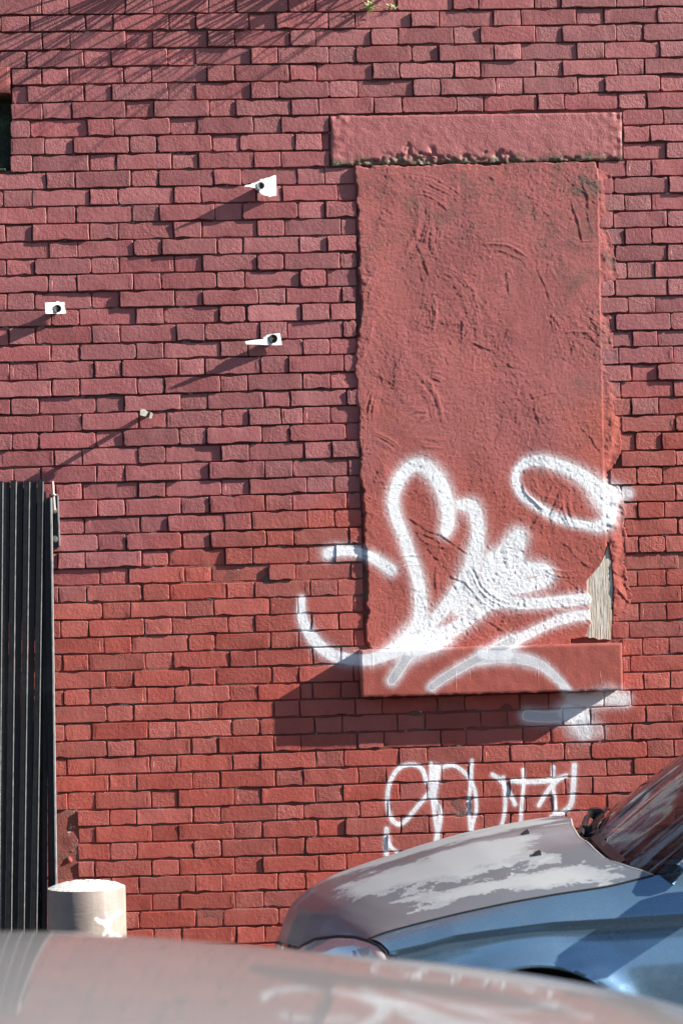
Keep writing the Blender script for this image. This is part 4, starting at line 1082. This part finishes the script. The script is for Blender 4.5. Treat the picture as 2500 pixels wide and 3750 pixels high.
for t_ in np.linspace(0, 1, 11): rows.append(blend(t_))
Xb = xrow(bx[0]); zb0 = np.interp(Xb, bx, bz)
for k, (dz, dy) in enumerate([(.010, .004), (.022, .010), (.045, .012), (.08, .008), (.12, .0), (.16, -.008), (.20, -.012), (.24, -.014), (.28, -.014), (.33, -.012), (.38, -.008), (.43, -.004), (.48, 0), (.53, .004), (.58, .010), (.64, .02), (.70, .04), (.76, .06)]):
    fade = np.exp(-((Xb - (AC[0])) / .45) ** 2)
    zz = zb0 - dz
    dist = np.hypot(Xb - AC[0], zz - AC[1]); fl = -.030 * np.exp(-((dist - AR) / .05) ** 2)
    rows.append(np.stack([Xb, YS + dy * 1.3 + fl, zz], -1))
Gs = np.array(rows); Gs = np.concatenate([np.repeat(Gs[:-1], 3, 0) * (1 - np.tile([0, 1/3, 2/3], len(Gs) - 1))[:, None, None] + np.repeat(Gs[1:], 3, 0) * np.tile([0, 1/3, 2/3], len(Gs) - 1)[:, None, None], Gs[-1:]])                       # (rows, NX, 3)
def flank(Gs, mirror):
    a, b = Gs.shape[:2]; V = Gs.copy()
    AC2 = (AC[0] + 2.45, AC[1]); ins = []
    for cc in (AC, AC2): ins.append(np.hypot(V[..., 0] - cc[0], V[..., 2] - cc[1]))
    inside = (ins[0] < AR) | (ins[1] < AR); F = []; pull = set()
    for i in range(a - 1):
        for j in range(b - 1):
            q = [(i, j), (i + 1, j), (i + 1, j + 1), (i, j + 1)]; n_in = [p for p in q if inside[p]]
            if len(n_in) == 4: continue
            pull.update(n_in); F.append(tuple(p[0] * b + p[1] for p in q))
    for p in pull:
        k = 0 if ins[0][p] < AR else 1; cc = (AC, AC2)[k]; f_ = AR / max(ins[k][p], .01)
        V[p][0] = cc[0] + (V[p][0] - cc[0]) * f_; V[p][2] = cc[1] + (V[p][2] - cc[1]) * f_
    if mirror: V[..., 1] = 2 * YC - V[..., 1]
    return V.reshape(-1, 3).tolist(), F
for mir in (False, True):
    V, F = flank(Gs, mir)
    ck(mesh('body_side', V, F, M_PAINT, None, True))
# shut line between bonnet and wing: a dark gap
gap = [(G[i, 0] + np.array([0, -.002, -.004])) for i in range(NS + 1)]
ck(MB().tube([tuple(p) for p in gap], .0052, 6).build('shut_line', M_PLASTIC, None, True))
def arch_lip(cc, y):
    pts = [(cc[0] + (AR + .002) * math.cos(a), y, cc[1] + (AR + .002) * math.sin(a)) for a in np.linspace(-.25, math.pi + .25, 40)]
    return MB().tube(pts, .009, 8).build('wheel_arch_lip', M_PAINT, None, True)
ck(arch_lip(AC, YS - .028)); ck(arch_lip((AC[0] + 2.45, AC[1]), YS - .028))
def wheel(cx, y, side):
    zc = AC[1] - .015; R_ = min(.31, zc + .14)
    m = MB(); seg = 40
    prof = [(R_ * .64, 0), (R_ * .80, -.012), (R_ * .96, -.004), (R_, .02), (R_, .17), (R_ * .96, .19), (R_ * .6, .19)]
    V = []; 
    for r_, d_ in prof:
        for j in range(seg): a = 2 * math.pi * j / seg; V.append((cx + r_ * math.cos(a), y + side * d_, zc + r_ * math.sin(a)))
    F = [(k * seg + j, k * seg + (j + 1) % seg, (k + 1) * seg + (j + 1) % seg, (k + 1) * seg + j) for k in range(len(prof) - 1) for j in range(seg)]
    m.add(V, F); w_ = ck(m.build('wheel', M_RUBBER, None, True))
    m = MB()
    for k in range(5):
        a = 2 * math.pi * k / 5; m.tube([(cx, y + side * .02, zc), (cx + R_ * .62 * math.cos(a), y + side * .01, zc + R_ * .62 * math.sin(a))], [.035, .022], 6)
    m.tube([(cx, y + side * .0, zc), (cx, y + side * .05, zc)], .05, 16)
    ck(m.build('rim', M_STEEL, None, True), w_)
for cx in (AC[0], AC[0] + 2.45):
    wheel(cx, YS - .015, 1); wheel(cx, 2 * YC - YS + .015, -1)
# dark liners that close the arches
for cc in (AC, (AC[0] + 2.45, AC[1])):
    for ya, yb_ in ((YS - .022, YS + .24), (2 * YC - YS + .022, 2 * YC - YS - .24)):
        V = []; aa = np.linspace(-.3, math.pi + .3, 40)
        for a in aa: V += [(cc[0] + (AR - .002) * math.cos(a), ya, cc[1] + (AR - .002) * math.sin(a)), (cc[0] + (AR - .002) * math.cos(a), yb_, cc[1] + (AR - .002) * math.sin(a))]
        ck(mesh('arch_liner', V, [(2 * i, 2 * i + 1, 2 * i + 3, 2 * i + 2) for i in range(39)] + [tuple([2 * i + 1 for i in range(40)])], M_PLASTIC))
# inner wheel wells and floor
ck(MB().box(AC[0] - .36, AC[0] + .36, YS + .19, YS + .21, .1, AC[1] + AR + .02).box(AC[0] - .37, AC[0] + .37, YS + .03, YS + .21, AC[1] + AR + .004, AC[1] + AR + .02).build('wheel_well', M_PLASTIC))
ck(MB().box(AC[0] + .45, XEND - .1, YN + .02, YF - .02, .08, .16).box(AC[0] - .3, XEND - .2, YN + .15, YF - .15, .35, .55).build('underbody', M_PLASTIC))

# front: bumper skin hung from the bonnet's leading edge
Gb = []
for j in range(NV + 1):
    v = j / NV; p = G[0, j]; vm = min(v, 1 - v); o_ = .05 * min(1, vm * 6)
    yy = p[1] + (-.10 if v < .5 else .10) * max(0, 1 - vm * 5)
    col_ = []
    for dz, dx in ((.012, -.004), (.05, -.012), (.10, -.02 - o_), (.16, -.03 - o_), (.26, -.04 - o_), (.36, -.03 - o_), (.46, .0), (.55, .06)):
        col_.append((p[0] + dx, yy, p[2] - dz))
    Gb.append(col_)
Gb = np.array(Gb)
ck(grid_mesh('bumper', Gb, M_PAINT, False))
# headlamps
def lamp(mirror):
    top = [(1090,3478),(1110,3462),(1155,3441),(1237,3431),(1300,3434),(1345,3447),(1385,3466),(1410,3490),(1421,3522)]
    yv = [-2.12,-2.17,-2.26,-2.38,-2.46,-2.52,-2.57,-2.61,-2.64]
    bot = [(1085,3545),(1120,3575),(1180,3600),(1250,3612),(1300,3612),(1345,3606),(1385,3590),(1408,3565),(1420,3540)]
    g = []
    for (a, b_), yy, (c_, d_) in zip(top, yv, bot):
        p0, p1 = up(a, b_, yy), up(c_, d_, yy - .03)
        colm = []
        for k in range(9):
            f_ = k / 8; q = p0 * (1 - f_) + p1 * f_; q = q + np.array([-.02, -.028, .006]) * math.sin(f_ * math.pi); colm.append(q)
        g.append(colm)
    g = np.array(g)
    if mirror: g[..., 1] = 2 * YC - g[..., 1]
    t = NT('headlamp_lens') if not mirror else None
    return g
t = NT('clear_lens'); gl = t.n('BsdfGlossy'); gl.inputs['Roughness'].default_value = .04; tr = t.n('BsdfTransparent'); tr.inputs[0].default_value = (.92, .93, .95, 1); df = t.n('BsdfDiffuse'); df.inputs[0].default_value = (.6, .6, .6, 1)
fr = t.n('Fresnel'); fr.inputs[0].default_value = 1.5; mx = t.n('MixShader'); t.L(fr.outputs[0], mx.inputs[0]); t.L(tr.outputs[0], mx.inputs[1]); t.L(gl.outputs[0], mx.inputs[2])
mx2 = t.n('MixShader'); mx2.inputs[0].default_value = .42; t.L(mx.outputs[0], mx2.inputs[1]); t.L(df.outputs[0], mx2.inputs[2]); t.L(mx2.outputs[0], t.out.inputs[0]); M_LENS = t.m
for mir in (False, True):
    g = lamp(mir); hl = ck(grid_mesh('headlight', g, M_LENS, False))
    g2 = g.copy(); g2[..., 0] += .035; g2[..., 1] += -.03 if mir else .03; ck(grid_mesh('reflector', g2, M_CHROME, False), hl)
    ck(MB().tube([tuple(p) for p in g[:, 0]] + [tuple(p) for p in g[-1, 1:]], .006, 6).build('seal', M_PLASTIC, None, True), hl)
    c0 = g[4, 4]; m = MB(); m.tube([tuple(c0 + [.03, .0, 0]), tuple(c0 + [.01, 0, 0])], .035, 16); ck(m.build('lamp_bulb', M_CHROME, None, True), hl)

# windscreen
wb = [((2258,2944),-1.14),((2215,2985),-1.36),((2188,3018),-1.62),((2184,3040),-1.80),((2205,3072),-2.02),((2255,3120),-2.22),((2300,3172),-2.38),((2400,3206),-2.50),((2500,3192),-2.56)]
WB = [up(a[0], a[1], y) for a, y in wb]
g = []
for k in range(len(WB)):
    p = WB[k]; colm = []
    for f_ in np.linspace(0, 1, 13):
        q = p + np.array([.62, 0, .40]) * f_ + np.array([0, (YC - p[1]) * .13 * f_, .022 * math.sin(f_ * math.pi)]); colm.append(q)
    g.append(colm)
# even spacing across
g = np.array(g); tt = np.linspace(0, len(WB) - 1, 33); g = np.stack([[[np.interp(u_, range(len(WB)), g[:, m_, c_]) for c_ in range(3)] for m_ in range(13)] for u_ in tt])
for _ in range(4):
    h_ = g.copy(); g[1:-1] = (h_[:-2] + 2 * h_[1:-1] + h_[2:]) / 4
# cap the top at one height: sweep to the roof
t = NT('dusty_glass'); uvn = t.n('UVMap').outputs[0]
gl = t.n('BsdfGlossy'); gl.inputs['Roughness'].default_value = .02; tr = t.n('BsdfTransparent'); tr.inputs[0].default_value = (.36, .36, .38, 1)
fr = t.n('Fresnel'); fr.inputs[0].default_value = 1.5; mx = t.n('MixShader'); t.L(fr.outputs[0], mx.inputs[0]); t.L(tr.outputs[0], mx.inputs[1]); t.L(gl.outputs[0], mx.inputs[2])
df = t.n('BsdfDiffuse'); df.inputs[0].default_value = (.46, .52, .52, 1)
wv = t.noise(t.mapv(uvn, (16, 1.6, 1), (0, 0, .35)), 1.0, 7, .7, .8); fl = t.noise(t.pos(), 240, 3)
sm = t.math('MULTIPLY', t.mr(wv, .50, .60), t.mr(fl, .3, .6, .35, 1), clamp=True)
mx2 = t.n('MixShader'); t.L(t.math('ADD', t.math('MULTIPLY', sm, .55), .025), mx2.inputs[0]); t.L(mx.outputs[0], mx2.inputs[1]); t.L(df.outputs[0], mx2.inputs[2]); t.L(mx2.outputs[0], t.out.inputs[0]); M_GLASS = t.m
ws = ck(grid_mesh('windscreen', g, M_GLASS))
# pillars, roof, doors, side glass, tail
top = g[:, -1]; bot_ = g[:, 0]
ck(MB().tube([tuple(p + [.02, 0, -.02]) for p in g[2]], .022, 8).build('pillar', M_PAINT, None, True)); ck(MB().tube([tuple(p) for p in g[-1]], .030, 8).build('pillar', M_PAINT, None, True))
RG = []
for f_ in np.linspace(0, 1, 14):
    row = []
    for p in top: row.append((p[0] + 1.75 * f_, YC + (p[1] - YC) * (1 - .06 * f_), p[2] + .05 * math.sin(f_ * 2.2) + .03 * (1 - ((p[1] - YC) / .6) ** 2) * math.sin(min(1, f_ * 5) * 1.57)))
    RG.append(row)
RG = np.array(RG); ck(grid_mesh('roof', RG, M_PAINT, False))
tail = []
for f_ in np.linspace(0, 1, 8): tail.append([(p[0] + .42 * f_ ** .7 + (.12 if f_ > .6 else 0) * (f_ - .6), p[1] + (p[1] - YC) * .12 * f_, p[2] - .95 * f_) for p in RG[-1]])
ck(grid_mesh('tailgate', np.array(tail), M_PAINT, False))
for e, sg in ((-1, 1), (0, -1)):
    y_low = YN + .01 if e == -1 else YF - .01
    g3 = []
    for f_ in np.linspace(0, 1, 16):
        xt = g[e][-1][0] + 1.7 * f_; zt_ = float(np.interp(f_, np.linspace(0, 1, 14), RG[:, e, 2])); yt_ = float(np.interp(f_, np.linspace(0, 1, 14), RG[:, e, 1]))
        xb_ = g[e][0][0] + 2.25 * f_; zb_ = .985 + .02 * f_
        g3.append([(xb_ * (1 - k) + xt * k, y_low * (1 - k) + yt_ * k, zb_ * (1 - k) + zt_ * k) for k in np.linspace(0, 1, 5)])
    ck(grid_mesh('side_window', np.array(g3), M_GLASS))
    q = np.array(g3)
    for i_ in (6, 15): ck(MB().tube([tuple(q[i_, k] + [0, -.004 * sg, 0]) for k in range(5)], .03, 6).build('pillar', M_PLASTIC, None, True))
# door shut line, handle and mirror on the near side
dx0 = WB[-1][0] + .12
ck(MB().tube([(dx0 + .02, YS - .003, .86), (dx0, YS - .012, .6), (dx0 + .02, YS - .006, .25)], .004, 5).build('door_gap', M_PLASTIC, None, True))
ck(MB().box(dx0 + .78, dx0 + .95, YS - .04, YS + .0, .80, .825, .008).build('door_handle', M_PAINT))
m = MB(); m.box(dx0 + .10, dx0 + .24, YS - .20, YS - .02, .99, 1.11, .03); m.tube([(dx0 + .17, YS + .06, .97), (dx0 + .17, YS - .06, 1.0)], .02, 6); ck(m.build('wing_mirror', M_PAINT))
# cowl, dashboard, seats
cw = []
for j in range(33):
    v = 1 - j / 32; xe = xr_of(v); p = np.array([xe + .004, YN + (YF - YN) * v, zsec(1, v) - .030]); q = g[j, 0]
    cw.append([p, p * .55 + q * .45 + [0, 0, -.035], q + [0, 0, -.004]])
ck(grid_mesh('cowl', np.array(cw), M_PLASTIC, False))
x0d = WB[3][0] + .06
dash = []
for j in range(9):
    v = j / 8; y = -2.42 + 1.24 * v; xo = .22 * (2 * v - 1) ** 2
    dash.append([(x0d + xo, y, .99), (x0d + .30 + xo * .5, y, .97), (x0d + .52, y, .93), (x0d + .56, y, .55)])
ck(grid_mesh('dashboard', np.array(dash), M_PLASTIC, False))
M_SEAT = simple('seat_cloth', (.03, .028, .028), .95)
for yy in (-2.15, -1.45):
    ck(MB().box(x0d + .95, x0d + 1.45, yy - .24, yy + .24, .35, .52, .05).build('seat', M_SEAT)); ck(MB().box(x0d + 1.40, x0d + 1.52, yy - .23, yy + .23, .5, 1.02, .05).box(x0d + 1.42, x0d + 1.50, yy - .12, yy + .12, 1.06, 1.22, .03).build('backrest', M_SEAT))
ck(MB().box(x0d + .4, x0d + .42, -2.4, -1.2, .2, .9).build('firewall', M_PLASTIC))
# wipers
def wiper(pts, name='wiper_arm'):
    P = [up(a, b, y) for a, b, y in pts]
    m = MB()
    for k in range(len(P) - 1):
        w0, w1 = pts_w[k], pts_w[k + 1]; a, b = P[k], P[k + 1]; dn = np.array([0, 0, .5]); side = np.array([.4, 0, .9]); side /= np.linalg.norm(side)
        d = b - a; d /= np.linalg.norm(d); n_ = np.cross(d, [-.55, -.15, .83]); n_ /= np.linalg.norm(n_)
        upv = np.cross(n_, d); 
        V = [a - n_ * w0, a + n_ * w0, b + n_ * w1, b - n_ * w1]; V2 = [v - upv * .012 for v in V]
        m.add(V + V2, [(0, 1, 2, 3), (7, 6, 5, 4), (0, 4, 5, 1), (1, 5, 6, 2), (2, 6, 7, 3), (3, 7, 4, 0)])
    return ck(m.build(name, M_WIPER))
M_WIPER = simple('satin_black_wiper', (.030, .026, .030), .30, .0, spec=.8)
pts_w = [.010, .010, .013, .018, .016]; wiper([(2162,3052,-1.98),(2184,3040,-1.96),(2172,3062,-2.0),(2222,3110,-2.16),(2276,3158,-2.32)])
pts_w = [.016, .010, .009, .006]; wiper([(2116,3055,-1.95),(2136,3015,-1.80),(2146,2985,-1.66),(2178,2962,-1.45)])
pts_w = [.008, .008, .008]; wiper([(2186,3055,-1.99),(2215,3095,-2.13),(2262,3140,-2.27)], 'wiper_blade')
pts_w = [.012, .012, .012]; wiper([(2150,3040,-1.85),(2180,3000,-1.66),(2212,2960,-1.42)], 'wiper_blade')
m = MB(); q = up(2150, 3035, -1.88); m.tube([(q[0], q[1], q[2] - .03), (q[0], q[1], q[2] + .012)], .018, 10); q = up(2185, 2968, -1.5); m.box(q[0] - .03, q[0] + .02, q[1] - .05, q[1] + .04, q[2] - .03, q[2] + .008, .01)
ck(m.build('wiper_pivot', M_PLASTIC, None, True))

# ------------------------------------------------------------------ silver car close to the camera, only its roof in view
RY = -6.30
rl = curve([(0,3411),(332,3424),(829,3454),(1300,3499),(1780,3554),(2029,3586),(2195,3616),(2361,3657),(2500,3712)], RY)
rx = np.array([p[0] for p in rl]); rz = np.array([p[2] for p in rl])
cf = np.polyfit(rx, rz, 4)
fb = (0, -7.3, -.14)
fc = thing('silver_car', 'silver car close to the viewer, only its out of focus roof in the frame', 'car', fb)
t = NT('silver_metallic'); p = t.pos(); dust = t.mr(t.noise(p, 8, 5, .65), .45, .75)
t.set(color=t.mix(t.math('MULTIPLY', dust, .3), (.190, .190, .188), (.225, .22, .212)), rough=.5, metal=.0, coat=.66, coatr=.045, spec=.3)
M_SILVER = t.m
def rzf(x):
    if x < rx[0]: return rz[0] - .0 + (rz[1] - rz[0]) / (rx[1] - rx[0]) * .4 * (x - rx[0]) * 0 - .03 * (x - rx[0]) ** 2
    if x > rx[-1]: return rz[-1] + (x - rx[-1]) * -.36
    return float(np.polyval(cf, x))
xsr = np.linspace(-1.75, 1.0, 120)
gr = []
for x in xsr:
    z0_ = rzf(x); colm = []
    # far side, below the gutter
    for zz, yy in ((-.78, .18), (-.50, .17), (-.48, .15), (-.06, .028), (-.030, .015), (-.012, .004)): colm.append((x, RY + yy, z0_ + zz))
    for a in np.linspace(0, 1.95, 40):
        colm.append((x, RY - a, z0_ + .139 * a - a * a / 28))
    ze = z0_ + .139 * 1.95 - 1.95 ** 2 / 28
    for zz, yy in ((-.02, .02), (-.05, .05), (-.48, .17), (-.50, .19), (-.78, .2)): colm.append((x, RY - 1.95 - yy, ze + zz))
    gr.append(colm)
gr = np.array(gr)
keep(grid_mesh('roof', gr[:, 3:-3], M_SILVER, False), fc, fb)
keep(grid_mesh('side_window', gr[:, 1:4], M_GLASS), fc, fb); keep(grid_mesh('side_window', gr[:, -4:-1], M_GLASS), fc, fb)
keep(MB().box(-2.3, 2.5, RY - 2.14, RY + .17, .12, .82, .05).build('body', M_SILVER), fc, fb)
for cx in (-1.5, 1.6):
    for yy, sd_ in ((RY - 2.15, 1), (RY + .18, -1)):
        m = MB(); m.tube([(cx, yy, .17), (cx, yy + sd_ * .2, .17)], .31, 28); keep(m.build('wheel', M_RUBBER, None, True, 40), fc, fb)
gw = np.array([[gr[-1, k], gr[-1, k] + np.array([.75, 0, -.50])] for k in range(4, gr.shape[1] - 4)]); keep(grid_mesh('windscreen', gw, M_GLASS), fc, fb)
